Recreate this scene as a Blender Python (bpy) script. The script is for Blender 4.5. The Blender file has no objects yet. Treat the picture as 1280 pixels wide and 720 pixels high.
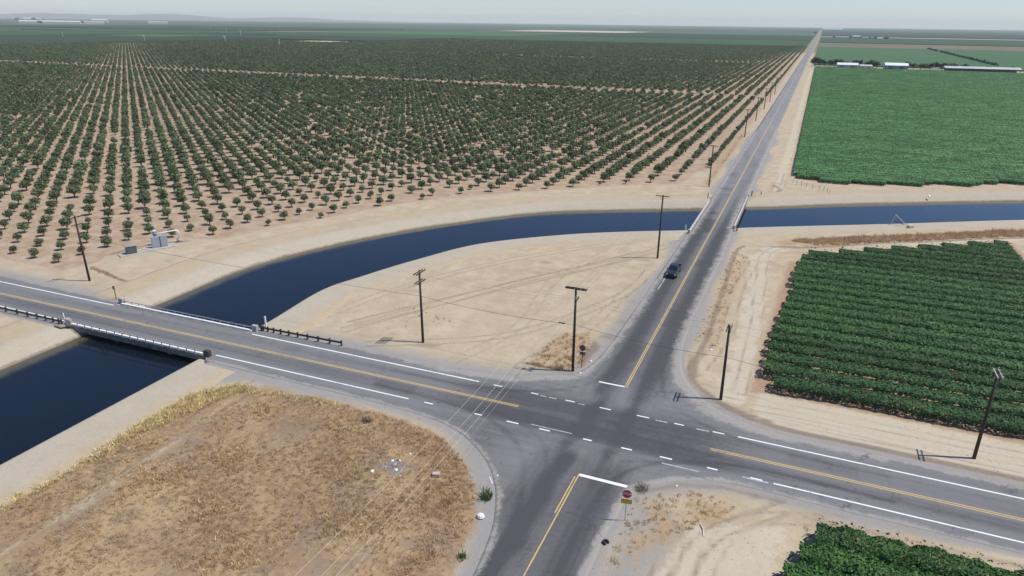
import bpy, bmesh, math, random
import numpy as np
from mathutils import Vector, Matrix, Euler
random.seed(7); RNG = np.random.default_rng(11)
scene = bpy.context.scene
COL = scene.collection
R = math.radians

# ------------------------------------------------------------------ helpers
def tag(o, label=None, cat=None, group=None, kind=None):
    if label: o['label'] = label
    if cat: o['category'] = cat
    if group: o['group'] = group
    if kind: o['kind'] = kind
    return o

def empty(name, loc=(0, 0, 0), rz=0.0):
    o = bpy.data.objects.new(name, None); COL.objects.link(o)
    o.location = loc; o.rotation_euler = (0, 0, rz); o.empty_display_size = .3
    return o

class MB:
    """collects shapes, builds them as one mesh object"""
    def __init__(self): self.v = []; self.f = []; self.m = []
    def add(self, vs, fs, mi=0):
        b = len(self.v); self.v += [tuple(p) for p in vs]
        self.f += [tuple(b + i for i in f) for f in fs]; self.m += [mi] * len(fs)
        return self
    def box(self, c, s, rz=0.0, mi=0, M=None):
        hx, hy, hz = s[0] / 2, s[1] / 2, s[2] / 2
        P = [Vector((x, y, z)) for x in (-hx, hx) for y in (-hy, hy) for z in (-hz, hz)]
        T = Matrix.Translation(c) @ (M if M is not None else Matrix.Rotation(rz, 4, 'Z'))
        self.add([T @ p for p in P], [(0, 1, 3, 2), (4, 6, 7, 5), (0, 4, 5, 1), (2, 3, 7, 6), (0, 2, 6, 4), (1, 5, 7, 3)], mi)
        return self
    def tube(self, pts, r, n=8, mi=0, cap=True):
        pts = [Vector(p) for p in pts]; rs = r if isinstance(r, (list, tuple)) else [r] * len(pts)
        rings = []
        for i, p in enumerate(pts):
            d = (pts[min(i + 1, len(pts) - 1)] - pts[max(i - 1, 0)]).normalized()
            a = d.cross(Vector((0, 0, 1)))
            if a.length < 1e-3: a = Vector((1, 0, 0))
            a.normalize(); b = d.cross(a)
            rings.append([p + (a * math.cos(t) + b * math.sin(t)) * rs[i] for t in [2 * math.pi * k / n for k in range(n)]])
        vs = [q for g in rings for q in g]; fs = []
        for i in range(len(pts) - 1):
            for k in range(n):
                fs.append((i * n + k, i * n + (k + 1) % n, (i + 1) * n + (k + 1) % n, (i + 1) * n + k))
        if cap:
            fs.append(tuple(reversed(range(n)))); fs.append(tuple(range((len(pts) - 1) * n, len(pts) * n)))
        self.add(vs, fs, mi); return self
    def prism(self, poly, z0, z1, mi=0):
        n = len(poly)
        vs = [(x, y, z0) for x, y in poly] + [(x, y, z1) for x, y in poly]
        fs = [tuple(reversed(range(n))), tuple(range(n, 2 * n))] + [(i, (i + 1) % n, n + (i + 1) % n, n + i) for i in range(n)]
        self.add(vs, fs, mi); return self
    def loft(self, secs, mi=0, cap=True):
        n = len(secs[0]); vs = [p for s in secs for p in s]; fs = []
        for i in range(len(secs) - 1):
            for k in range(n):
                fs.append((i * n + k, i * n + (k + 1) % n, (i + 1) * n + (k + 1) % n, (i + 1) * n + k))
        if cap: fs.append(tuple(reversed(range(n)))); fs.append(tuple(range((len(secs) - 1) * n, len(secs) * n)))
        self.add(vs, fs, mi); return self
    def mesh(self, name, mats, smooth=False, bevel=0.0):
        me = bpy.data.meshes.new(name)
        me.from_pydata(self.v, [], self.f)
        for m in (mats if isinstance(mats, (list, tuple)) else [mats]): me.materials.append(m)
        if len(me.materials) > 1: me.polygons.foreach_set('material_index', self.m)
        bm = bmesh.new(); bm.from_mesh(me)
        if bevel > 0:
            bmesh.ops.bevel(bm, geom=[e for e in bm.edges if len(e.link_faces) == 2 and e.calc_face_angle(0) > .6], offset=bevel, segments=2, affect='EDGES', profile=.6)
        bmesh.ops.recalc_face_normals(bm, faces=bm.faces)
        bm.to_mesh(me); bm.free()
        if smooth: me.polygons.foreach_set('use_smooth', [True] * len(me.polygons))
        me.update(); return me
    def build(self, name, mats, parent=None, smooth=False, bevel=0.0):
        o = bpy.data.objects.new(name, self.mesh(name, mats, smooth, bevel)); COL.objects.link(o)
        if parent: o.parent = parent
        return o

def np_mesh(name, V, F, mat, attrs=None, smooth=False):
    """V (n,3), F (m,4 or 3) arrays"""
    me = bpy.data.meshes.new(name); V = np.asarray(V, np.float32); F = np.asarray(F, np.int32); k = F.shape[1]
    me.vertices.add(len(V)); me.vertices.foreach_set('co', V.ravel())
    me.loops.add(F.size); me.loops.foreach_set('vertex_index', F.ravel())
    me.polygons.add(len(F)); me.polygons.foreach_set('loop_start', np.arange(0, F.size, k, dtype=np.int32))
    me.polygons.foreach_set('loop_total', np.full(len(F), k, np.int32))
    if smooth: me.polygons.foreach_set('use_smooth', np.ones(len(F), bool))
    me.update(calc_edges=True)
    for n, a in (attrs or {}).items():
        at = me.attributes.new(n, 'FLOAT_COLOR', 'POINT'); at.data.foreach_set('color', np.asarray(a, np.float32).ravel())
    if mat: me.materials.append(mat)
    return me
def np_obj(name, *a, **k):
    o = bpy.data.objects.new(name, np_mesh(name, *a, **k)); COL.objects.link(o); return o

# polygons / polylines -> signed distances (numpy)
def seg_dist(P, A, B):
    A = np.asarray(A, float); B = np.asarray(B, float); d = B - A; L = (d * d).sum() + 1e-12
    t = np.clip(((P - A) @ d) / L, 0, 1); q = A + t[:, None] * d
    return np.hypot(P[:, 0] - q[:, 0], P[:, 1] - q[:, 1]), q
def line_dist(P, pts):
    D = np.full(len(P), 1e9)
    for a, b in zip(pts[:-1], pts[1:]): D = np.minimum(D, seg_dist(P, a, b)[0])
    return D
def poly_sd(P, pts):
    D = line_dist(P, list(pts) + [pts[0]]); ins = np.zeros(len(P), bool); n = len(pts)
    for i in range(n):
        (x1, y1), (x2, y2) = pts[i], pts[(i + 1) % n]
        if y1 == y2: continue
        c = ((y1 > P[:, 1]) != (y2 > P[:, 1])) & (P[:, 0] < (x2 - x1) * (P[:, 1] - y1) / (y2 - y1) + x1)
        ins ^= c
    return np.where(ins, D, -D)
def pmask(P, pts, w): return np.clip(.5 + poly_sd(P, pts) / w, 0, 1)
def lmask(P, pts, w): return np.clip(1 - line_dist(P, pts) / w, 0, 1)
def inpoly(x, y, pts): return poly_sd(np.array([[x, y]], float), pts)[0] > 0
def smooth(pts, n=12):
    out = []; P = [np.array(p, float) for p in pts]
    for i in range(len(P) - 1):
        p0, p1, p2, p3 = P[max(i - 1, 0)], P[i], P[i + 1], P[min(i + 2, len(P) - 1)]
        for k in range(n):
            t = k / n
            out.append(tuple(.5 * ((2 * p1) + (-p0 + p2) * t + (2 * p0 - 5 * p1 + 4 * p2 - p3) * t * t + (-p0 + 3 * p1 - 3 * p2 + p3) * t ** 3)))
    out.append(tuple(P[-1])); return out
def bend(x): return -.008 * np.maximum(0, -np.asarray(x, float) - 15) - .008 * np.maximum(0, np.minimum(np.asarray(x, float), 90) - 15)
def B(pts): return [(x, y + float(bend(x))) for x, y in pts]

# ------------------------------------------------------------------ materials
def newmat(name):
    m = bpy.data.materials.new(name); m.use_nodes = True; nt = m.node_tree; nt.nodes.clear()
    out = nt.nodes.new('ShaderNodeOutputMaterial'); b = nt.nodes.new('ShaderNodeBsdfPrincipled')
    nt.links.new(b.outputs[0], out.inputs[0]); return m, nt, b
class NT:
    def __init__(s, nt): s.nt = nt
    def n(s, t, **kw):
        o = s.nt.nodes.new(t)
        for k, v in kw.items(): setattr(o, k, v)
        return o
    def l(s, a, b): s.nt.links.new(a, b)
    def setin(s, sock, v):
        if isinstance(v, bpy.types.NodeSocket): s.l(v, sock)
        else: sock.default_value = v
    def pos(s, scale=(1, 1, 1), rot=0.0):
        g = s.n('ShaderNodeNewGeometry'); m = s.n('ShaderNodeMapping'); s.l(g.outputs['Position'], m.inputs[0])
        m.inputs['Scale'].default_value = scale; m.inputs['Rotation'].default_value = (0, 0, rot); return m.outputs[0]
    def noise(s, scale, detail=4, rough=.6, vec=None, dist=0.0):
        n = s.n('ShaderNodeTexNoise'); n.inputs['Scale'].default_value = scale; n.inputs['Detail'].default_value = detail
        n.inputs['Roughness'].default_value = rough; n.inputs['Distortion'].default_value = dist
        s.l(vec if vec is not None else s.pos(), n.inputs['Vector']); return n.outputs['Fac']
    def math(s, op, a, b=0.0, c=None, clamp=False):
        m = s.n('ShaderNodeMath', operation=op, use_clamp=clamp); s.setin(m.inputs[0], a); s.setin(m.inputs[1], b)
        if c is not None: s.setin(m.inputs[2], c)
        return m.outputs[0]
    def ramp(s, fac, lo, hi, a=0.0, b=1.0):
        m = s.n('ShaderNodeMapRange', interpolation_type='SMOOTHSTEP'); s.setin(m.inputs[0], fac)
        for i, v in zip((1, 2, 3, 4), (lo, hi, a, b)): s.setin(m.inputs[i], v)
        return m.outputs[0]
    def mix(s, fac, a, b, mode='MIX'):
        m = s.n('ShaderNodeMix', data_type='RGBA', blend_type=mode); s.setin(m.inputs[0], fac)
        for i, v in ((6, a), (7, b)): s.setin(m.inputs[i], v if isinstance(v, bpy.types.NodeSocket) else (*v[:3], 1))
        return m.outputs[2]
    def bump(s, h, strength, dist, bsdf):
        b = s.n('ShaderNodeBump'); b.inputs['Strength'].default_value = strength; b.inputs['Distance'].default_value = dist
        s.setin(b.inputs['Height'], h); s.l(b.outputs[0], bsdf.inputs['Normal'])
    def attr(s, name):
        a = s.n('ShaderNodeAttribute', attribute_name=name); sp = s.n('ShaderNodeSeparateColor'); s.l(a.outputs['Color'], sp.inputs[0])
        return sp.outputs[0], sp.outputs[1], sp.outputs[2], a.outputs['Alpha']

def simple(name, col, rough=.7, metal=0.0, var=.12, nscale=6.0, spec=.4, bumpd=0.0):
    m, nt, b = newmat(name); s = NT(nt)
    tc = s.n('ShaderNodeTexCoord').outputs['Object']
    n = s.noise(nscale, 5, .65, tc)
    dark = tuple(c * (1 - var * 2) for c in col); lite = tuple(min(1, c * (1 + var)) for c in col)
    s.l(s.mix(s.ramp(n, .3, .7), dark, lite), b.inputs['Base Color'])
    b.inputs['Roughness'].default_value = rough; b.inputs['Metallic'].default_value = metal
    b.inputs['Specular IOR Level'].default_value = spec
    if bumpd: s.bump(n, .5, bumpd, b)
    return m

def leafmat(name, dark, lite, tint, nscale=.35, trans=.15):
    m, nt, b = newmat(name); s = NT(nt)
    g = s.n('ShaderNodeNewGeometry'); oi = s.n('ShaderNodeObjectInfo')
    r = g.outputs['Random Per Island']
    c = s.mix(r, dark, lite)
    c = s.mix(s.ramp(s.noise(nscale, 3), .5, .75), c, tint)
    hs = s.n('ShaderNodeHueSaturation'); s.l(c, hs.inputs['Color'])
    s.l(s.math('MULTIPLY_ADD', oi.outputs['Random'], .55, .72), hs.inputs['Value'])
    s.l(hs.outputs[0], b.inputs['Base Color'])
    b.inputs['Roughness'].default_value = .6; b.inputs['Specular IOR Level'].default_value = .3
    tr = s.n('ShaderNodeBsdfTranslucent'); s.l(hs.outputs[0], tr.inputs[0]); mx = s.n('ShaderNodeMixShader'); mx.inputs[0].default_value = trans
    out = [n for n in nt.nodes if n.type == 'OUTPUT_MATERIAL'][0]
    s.l(b.outputs[0], mx.inputs[1]); s.l(tr.outputs[0], mx.inputs[2]); s.l(mx.outputs[0], out.inputs[0])
    return m

M = {}
M['tree_leaf'] = leafmat('orchard leaf', (.068, .100, .044), (.156, .21, .098), (.17, .20, .095), .35, .2)
M['bark'] = simple('bark', (.16, .12, .09), .9, nscale=14)
M['vine_leaf'] = leafmat('vine leaf', (.036, .096, .030), (.074, .172, .058), (.09, .185, .05), .25)
M['far_vine_leaf'] = leafmat('dense vine leaf', (.078, .20, .070), (.108, .255, .094), (.118, .25, .08), .06, .12)
M['near_vine_leaf'] = leafmat('bright vine leaf', (.036, .105, .026), (.095, .22, .055), (.12, .25, .06), .5, .2)
M['dark_leaf'] = leafmat('hedge leaf', (.014, .030, .016), (.04, .068, .034), (.045, .066, .034), .2)
M['green_weed'] = leafmat('green weed', (.10, .15, .05), (.2, .25, .1), (.22, .25, .1))
M['straw'] = leafmat('dry straw', (.43, .295, .165), (.63, .47, .28), (.56, .37, .2), .22, .25)
M['yellow_straw'] = leafmat('yellow straw', (.60, .49, .24), (.82, .70, .40), (.72, .56, .29), .3, .25)
M['brown_straw'] = leafmat('brown brush', (.46, .31, .18), (.72, .54, .34), (.62, .43, .25), .3, .3)
M['grey_twig'] = leafmat('grey dead twig', (.12, .105, .09), (.30, .27, .23), (.24, .21, .18), .4, .15)
M['pole_wood'] = simple('creosoted pole wood', (.060, .042, .032), .85, nscale=9)
M['pole_wood_light'] = simple('weathered crossarm wood', (.42, .40, .37), .8)
M['guard_wood'] = simple('weathered guardrail wood', (.07, .055, .047), .85)  # also paints the shade on one concrete bridge end post
M['ceramic'] = simple('grey ceramic', (.5, .5, .5), .3)
M['galv'] = simple('galvanised steel', (.42, .43, .45), .45, .6, .08)
M['wire'] = simple('dark cable', (.045, .04, .035), .6)
M['wire_light'] = simple('sunlit bare conductor', (.62, .54, .42), .5)
M['concrete'] = simple('concrete', (.42, .40, .37), .85, var=.15, nscale=2, bumpd=.01)
M['concrete_white'] = simple('whitewashed concrete', (.78, .78, .76), .8, var=.08, nscale=3)
M['parapet_dull'] = simple('weathered white concrete', (.56, .55, .52), .85, var=.15, nscale=1.5)
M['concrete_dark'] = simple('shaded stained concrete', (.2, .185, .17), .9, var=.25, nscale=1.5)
M['red'] = simple('stop sign red', (.36, .012, .022), .4, var=.05)
M['white'] = simple('white sign face', (.8, .8, .8), .45, var=.03)
M['yellow'] = simple('yellow sign face', (.62, .36, .02), .45, var=.05)
M['black'] = simple('black', (.015, .015, .016), .5, var=.05)
M['sign_back'] = simple('bare aluminium sign back', (.16, .16, .165), .5, .2)
M['rubber'] = simple('rubber', (.018, .017, .017), .8)
M['carpaint'] = simple('dark grey metallic paint', (.085, .10, .12), .2, .75, .04)
M['glass'] = simple('dark tinted glass', (.012, .015, .02), .05, 0, .02, spec=.9)
M['chrome'] = simple('bright chrome', (.75, .76, .78), .12, 1.0, .03)
M['lamp_lens'] = simple('clear lamp lens', (.7, .72, .75), .1, 0, .03, spec=.9)
M['white_pipe'] = simple('white painted pipe', (.78, .78, .77), .4, var=.04)
M['cab_grey'] = simple('grey steel cabinet', (.36, .39, .43), .5, .2, .08)
M['cab_dark'] = simple('dark green grey cabinet', (.10, .125, .12), .55, .1, .1)
M['blue_motor'] = simple('blue grey motor', (.30, .33, .38), .45, .3)
M['roof_white'] = simple('white metal roof', (.78, .80, .80), .5, .1, .05, .3)
M['roof_grey'] = simple('grey metal roof', (.5, .53, .53), .5, .1, .08, .3)
M['wall_grey'] = simple('grey shed wall', (.34, .38, .42), .7, 0, .1, .4)
M['wall_tan'] = simple('pale house wall', (.55, .53, .5), .7, 0, .08, .4)
M['bare_wood'] = simple('bleached wood', (.6, .52, .42), .8)
M['rag'] = simple('white plastic', (.82, .8, .78), .5, var=.05)
M['pinkish'] = simple('faded pink cardboard', (.55, .42, .36), .9)
M['rubble'] = simple('grey rubble', (.42, .42, .42), .9, var=.3)
def paintmat(name, col, wear):
    m, nt, b = newmat(name); s = NT(nt)
    n = s.math('ADD', s.math('MULTIPLY', s.noise(3.5, 5, .75), .6), s.math('MULTIPLY', s.noise(.25, 3, .6), .4))
    s.l(s.mix(s.math('MULTIPLY', s.ramp(n, .62 - wear, .70 - wear * .6), .75), col, (.15, .15, .15)), b.inputs['Base Color']); b.inputs['Roughness'].default_value = .7; return m
M['paint_white'] = paintmat('white road paint', (.76, .76, .75), .08)
M['paint_faded'] = paintmat('worn white road paint', (.46, .46, .46), .16)
M['paint_yellow'] = paintmat('yellow road paint', (.54, .385, .15), .10)

# ground ------------------------------------------------
def ground_mat():
    m, nt, b = newmat('valley soil'); s = NT(nt)
    n30 = s.noise(.035, 4, .6); n4 = s.noise(.28, 5, .65); n1 = s.noise(1.6, 5, .7); nf = s.noise(7, 4, .7)
    grass, soil, gravel, weed = s.attr('m1'); pale, dark, vsoil, far = s.attr('m2')
    edge = s.math('MULTIPLY', s.math('SUBTRACT', s.math('ADD', n4, s.math('MULTIPLY', n1, .7)), .85), 1.5)
    def f(mask, k=1.0): return s.ramp(s.math('ADD', mask, s.math('MULTIPLY', edge, k)), .3, .7)
    def fm(mask): return s.math('MULTIPLY', f(mask), s.ramp(mask, 0.0, .18))
    c = s.mix(n30, (.37, .295, .198), (.465, .385, .272))
    c = s.mix(s.ramp(n4, .35, .75), c, (.50, .425, .31))
    c = s.mix(s.math('MULTIPLY', s.ramp(s.noise(.09, 5, .7, s.pos((1, 2.2, 1), .5)), .52, .72), .5), c, (.32, .255, .18))
    c = s.mix(s.math('MULTIPLY', s.ramp(n1, .55, .8), .3), c, (.32, .26, .19))
    # orchard floor: pinkish soil, darker wet/litter patches
    so = s.mix(s.ramp(n4, .35, .7), (.34, .245, .165), (.46, .36, .265)); so = s.mix(s.math('MULTIPLY', s.ramp(n1, .5, .75), .5), so, (.26, .18, .125))
    c = s.mix(fm(soil), c, so)
    vs = s.mix(n4, (.30, .19, .12), (.40, .28, .19)); c = s.mix(s.math('MULTIPLY', fm(vsoil), .85), c, vs)
    gr = s.mix(n4, (.25, .243, .232), (.34, .325, .30)); c = s.mix(s.math('MULTIPLY', s.ramp(s.math('ADD', gravel, s.math('MULTIPLY', edge, .7)), .1, .95), s.ramp(gravel, 0, .25)), c, gr)
    pl = s.mix(n4, (.47, .41, .31), (.54, .485, .385)); c = s.mix(s.math('MULTIPLY', fm(pale), .8), c, pl)
    # dry grass ground
    g = s.mix(s.ramp(n4, .3, .7), (.25, .162, .095), (.36, .25, .148)); g = s.mix(s.math('MULTIPLY', s.ramp(s.noise(.075, 4, .65), .5, .62), .75), g, (.42, .325, .185)); g = s.mix(s.math('MULTIPLY', s.ramp(s.noise(.1, 5, .7, s.pos((1.3, 1, 1), .8)), .54, .64), .7), g, (.20, .15, .115)); g = s.mix(s.ramp(n1, .45, .75), g, (.40, .30, .18))
    g = s.mix(s.math('MULTIPLY', s.ramp(s.noise(.13, 5, .7), .48, .66), .75), g, (.27, .205, .155)); g = s.mix(s.math('MULTIPLY', s.ramp(s.noise(.35, 5, .75), .56, .7), .6), g, (.24, .20, .175)); g = s.mix(s.math('MULTIPLY', s.ramp(nf, .55, .8), .7), g, (.2, .13, .08))
    c = s.mix(fm(grass), c, g)
    w = s.mix(n1, (.31, .20, .12), (.45, .34, .20)); c = s.mix(s.math('MULTIPLY', fm(weed), .9), c, w)
    d = s.mix(n1, (.15, .112, .08), (.26, .20, .145)); c = s.mix(s.math('MULTIPLY', s.math('MULTIPLY', s.ramp(s.math('ADD', dark, s.math('MULTIPLY', edge, .5)), .05, .7), s.ramp(dark, 0, .2)), .8), c, d)
    # far farmland: rectangular fields
    br = s.n('ShaderNodeTexBrick'); s.l(s.pos((1 / 900,) * 3, .0), br.inputs['Vector'])
    br.inputs['Color1'].default_value = (.045, .085, .05, 1); br.inputs['Color2'].default_value = (.085, .125, .07, 1); br.inputs['Mortar'].default_value = (.25, .2, .14, 1)
    br.inputs['Scale'].default_value = 1; br.inputs['Mortar Size'].default_value = .006; br.inputs['Brick Width'].default_value = 1.2; br.inputs['Row Height'].default_value = .55
    fa = s.mix(s.ramp(s.noise(.0011, 3, .6), .58, .66), br.outputs['Color'], (.17, .14, .10))
    fa = s.mix(s.math('MULTIPLY', n30, .3), fa, (.03, .055, .03))
    c = s.mix(far, c, fa)
    hs = s.n('ShaderNodeHueSaturation'); s.l(c, hs.inputs['Color']); s.l(s.math('MULTIPLY_ADD', s.math('ADD', nf, s.math('MULTIPLY', n1, .6)), .42, .66), hs.inputs['Value'])
    s.l(hs.outputs[0], b.inputs['Base Color']); b.inputs['Roughness'].default_value = .95; b.inputs['Specular IOR Level'].default_value = .1
    s.bump(s.math('ADD', n1, s.math('MULTIPLY', nf, .4)), .6, .12, b)
    return m
M['ground'] = ground_mat()

def bank_mat():
    m, nt, b = newmat('canal bank'); s = NT(nt); t, conc, dk, _ = s.attr('m1')
    n4 = s.noise(.3, 5, .65); n1 = s.noise(1.8, 5, .7)
    c = s.mix(n4, (.39, .31, .20), (.49, .41, .29)); c = s.mix(s.math('MULTIPLY', s.ramp(n1, .5, .75), .45), c, (.29, .23, .165)); c = s.mix(s.math('MULTIPLY', s.ramp(s.noise(.11, 5, .75), .5, .68), .45), c, (.33, .275, .2))
    cc = s.mix(n4, (.385, .335, .26), (.47, .42, .335)); cc = s.mix(s.math('MULTIPLY', s.ramp(n1, .48, .75), .5), cc, (.30, .27, .225)); cc = s.mix(s.math('MULTIPLY', s.ramp(s.noise(.14, 5, .75), .5, .66), .5), cc, (.40, .335, .245))
    c = s.mix(s.ramp(s.math('ADD', conc, s.math('MULTIPLY', s.math('SUBTRACT', n4, .5), .5)), .35, .65), c, cc)
    c = s.mix(s.math('MULTIPLY', s.ramp(s.math('ADD', dk, s.math('MULTIPLY', s.math('SUBTRACT', s.math('ADD', s.math('MULTIPLY', n1, .5), s.math('MULTIPLY', n4, .5)), .5), 1.6)), .3, .85), .75), c, (.16, .125, .088))
    hs = s.n('ShaderNodeHueSaturation'); s.l(c, hs.inputs['Color']); s.l(s.math('MULTIPLY_ADD', s.noise(8, 3), .3, .85), hs.inputs['Value'])
    s.l(hs.outputs[0], b.inputs['Base Color']); b.inputs['Roughness'].default_value = .95; b.inputs['Specular IOR Level'].default_value = .1
    s.bump(n1, .5, .08, b); return m
M['bank'] = bank_mat()

def road_mat():
    m, nt, b = newmat('worn asphalt'); s = NT(nt); dk, dirt, lite, ns = s.attr('m1')
    n4 = s.noise(.35, 5, .65); n1 = s.noise(2.2, 5, .7); nf = s.noise(22, 3, .7)
    sx = s.noise(.5, 5, .65, s.pos((.06, 1.6, 1))); sy = s.noise(.5, 5, .65, s.pos((1.6, .06, 1)))
    streak = s.mix(ns, sx, sy)
    c = s.mix(n4, (.165, .165, .166), (.212, .211, .210))
    c = s.mix(s.math('MULTIPLY', s.ramp(streak, .4, .7), .5), c, (.125, .125, .134))
    d = s.math('ADD', dk, s.math('MULTIPLY', s.math('SUBTRACT', s.math('ADD', s.math('MULTIPLY', n4, .6), s.math('MULTIPLY', streak, .75)), .675), .75))
    d = s.math('ADD', d, s.math('MULTIPLY', s.math('SUBTRACT', n1, .5), .5)); c = s.mix(s.ramp(d, .0, 1.0), c, (.070, .070, .074))
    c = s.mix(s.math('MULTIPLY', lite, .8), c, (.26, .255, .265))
    dd = s.math('ADD', dirt, s.math('MULTIPLY', s.math('SUBTRACT', s.math('ADD', n4, n1), 1.0), 1.1))
    c = s.mix(s.math('MULTIPLY', s.ramp(dd, .35, .85), .85), c, (.33, .31, .28))
    vo = s.n('ShaderNodeTexVoronoi', feature='DISTANCE_TO_EDGE'); vd = s.n('ShaderNodeVectorMath', operation='MULTIPLY_ADD'); nzc = s.n('ShaderNodeTexNoise'); nzc.inputs['Scale'].default_value = .6; nzc.inputs['Detail'].default_value = 4; s.l(s.pos(), nzc.inputs['Vector']); s.l(nzc.outputs['Color'], vd.inputs[0]); vd.inputs[1].default_value = (3.5, 3.5, 0); s.l(s.pos(), vd.inputs[2]); s.l(vd.outputs[0], vo.inputs['Vector']); vo.inputs['Scale'].default_value = .32
    crack = s.math('MULTIPLY', s.ramp(vo.outputs['Distance'], .02, .0), s.ramp(s.noise(.12, 3), .44, .56))
    c = s.mix(s.math('MULTIPLY', crack, .5), c, (.045, .045, .05))
    hs = s.n('ShaderNodeHueSaturation'); s.l(c, hs.inputs['Color']); s.l(s.math('MULTIPLY_ADD', nf, .36, .82), hs.inputs['Value'])
    s.l(hs.outputs[0], b.inputs['Base Color']); b.inputs['Roughness'].default_value = .85; b.inputs['Specular IOR Level'].default_value = .25
    s.bump(nf, .3, .01, b); return m
M['road'] = road_mat()

def water_mat():
    m, nt, b = newmat('canal water'); s = NT(nt); sh, _, _, _ = s.attr('m1')
    n = s.noise(.5, 3, .5)
    c = s.mix(s.ramp(s.math('ADD', sh, s.math('MULTIPLY', s.math('SUBTRACT', n, .5), .4)), .25, .9), (.004, .009, .016), (.095, .085, .05))
    s.l(c, b.inputs['Base Color']); s.l(s.ramp(s.noise(.035, 4, .6), .4, .7, .04, .2), b.inputs['Roughness']); b.inputs['IOR'].default_value = 1.33
    s.bump(s.math('ADD', s.noise(2.2, 3, .6), s.math('MULTIPLY', s.noise(.6, 2), 1.2)), .09, .05, b); return m
M['water'] = water_mat()

def field_mat(name, a, b_, streak=.15, soil=None, rs=.3):
    m, nt, b = newmat(name); s = NT(nt)
    n = s.noise(.02, 5, .65); r = s.noise(rs, 4, .7, s.pos((1, .25, 1))); c = s.mix(n, a, b_)
    c = s.mix(s.math('MULTIPLY', s.ramp(r, .5, .75), .5), c, tuple(x * .55 for x in a))
    if soil: c = s.mix(s.math('MULTIPLY', s.ramp(s.noise(.004, 4), .5, .65), .6), c, soil)
    s.l(c, b.inputs['Base Color']); b.inputs['Roughness'].default_value = .9; b.inputs['Specular IOR Level'].default_value = .1
    s.bump(s.noise(.8, 4, .7), .8, .5, b); return m
M['f_dark'] = field_mat('dark orchard canopy', (.036, .060, .036), (.050, .076, .045))
M['f_mid'] = field_mat('green crop canopy', (.042, .088, .044), (.058, .105, .052))
M['f_bright'] = field_mat('bright green crop', (.06, .135, .06), (.085, .16, .075))
M['f_sand'] = field_mat('bare sandy field', (.50, .42, .32), (.58, .50, .4))
M['f_brown'] = field_mat('bare brown field', (.17, .135, .10), (.21, .17, .125), soil=(.11, .13, .08))
M['f_purple'] = field_mat('far dark field', (.05, .058, .055), (.07, .075, .068))

# ------------------------------------------------------------------ plan of the place (metres; x east along the highway, y north along the cross road)
CS = [(-56, -90), (-56, -10), (-56, 6), (-57, 21), (-54.8, 30), (-50.5, 42.7), (-43.6, 57.6), (-30.3, 70.9), (-18, 79.5), (-5, 86.9), (6.6, 94.5), (18.5, 101.6), (39.6, 113.7), (69.2, 131.5), (160, 184), (500, 380)]
CN = [(-80.3, -90), (-80.4, -10), (-80.2, 7), (-79.9, 28), (-75, 45), (-66.5, 62), (-57, 76), (-44, 91.5), (-30, 101), (-14, 110), (-2, 117), (10.1, 123.9), (31, 137.5), (60, 154), (150, 205), (490, 401)]
CSs, CNs = np.array(smooth(CS)), np.array(smooth(CN))
U = CNs - CSs; U /= np.linalg.norm(U, axis=1)[:, None]
NBANK = [(x + u[0] * 3, y + u[1] * 3) for (x, y), u in zip(CNs, U)]
CANAL_IN = [tuple(p - u * 1.2) for p, u in zip(CSs, U)] + [tuple(p + u * 4.2) for p, u in zip(CNs, U)][::-1]

ROAD = B([(-420, 4.6), (-110, 4.6), (-84, 4.0), (-82.6, 2.75), (-56.4, 2.75), (-55.4, 4.2), (-40.5, 4.6), (-23.3, 4.3)]) + \
    smooth([(-14.7, 5.8), (-10.4, 8.0), (-7.2, 9.6), (-6.0, 13), (-5.4, 17.7), (-5.2, 27), (-5.0, 41), (-4.9, 60), (-4.7, 83)], 5) + \
    [(-4.15, 86), (-4.15, 118), (-4.4, 121), (-4.4, 262), (4.5, 262), (4.4, 128), (4.1, 124), (4.1, 94), (4.5, 90)] + \
    smooth([(4.7, 71), (4.4, 46), (4.3, 34), (4.9, 22), (6.4, 15), (9.0, 10.5), (12, 7.4), (17.8, 5.2), (29, 4.9)], 5) + \
    B([(43, 4.6), (420, 4.6), (420, -7.2), (40, -6.9), (22, -7.0)]) + \
    smooth([(17.7, -6.9), (13.8, -7.2), (10, -8.7), (7.4, -10.6), (5.9, -12.6), (5.4, -17), (5.1, -25), (4.9, -72)], 5) + \
    [(-4.2, -72)] + smooth([(-3.9, -28.7), (-4.6, -24), (-5.6, -20.5), (-7.4, -16.6), (-10.4, -12.8), (-15.7, -9.2), (-22.9, -7.8), (-35, -7.6)], 5) + \
    B([(-43, -7.3), (-55.0, -7.0), (-56.2, -5.45), (-82.6, -5.45), (-83.8, -6.8), (-110, -6.9), (-420, -6.9)])
RZ = .042
GRASS = [(-49.2, -90), (-49.4, -32), (-49.4, -14.9), (-46.2, -10.6), (-40.5, -9.9), (-32, -9.2), (-22.5, -9.6), (-16.2, -11.0), (-11.6, -14.4), (-8.8, -18), (-7.0, -21.8), (-6.0, -26), (-5.6, -30), (-5.5, -90)]
ORCH = [(-900, 9.5), (-131, 10.2), (-118, 10.3), (-106.5, 10.5), (-105.5, 16.5), (-106.8, 20), (-107, 31), (-100.5, 35.5), (-95, 38.5), (-92.1, 48.6), (-86.4, 59.6), (-82.0, 71.4), (-76.0, 82.5), (-69.5, 91.5), (-58.6, 101.6), (-55.1, 106), (-47.5, 113), (-41.1, 118), (-30.5, 127), (-23.9, 131), (-15.5, 137), (-14.0, 158), (-8.6, 166), (-8.4, 1690), (-860, 1690), (-860, 1250), (-2000, 1250), (-2000, 9.5)]
VINE_E = [(15.6, 15.2), (19.6, 75.0), (59.5, 102.2), (60.2, 13.2)]
VINE_S = [(23.0, -11.6), (20.6, -20), (18.5, -32), (70, -32), (70, -11.0)]
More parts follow.
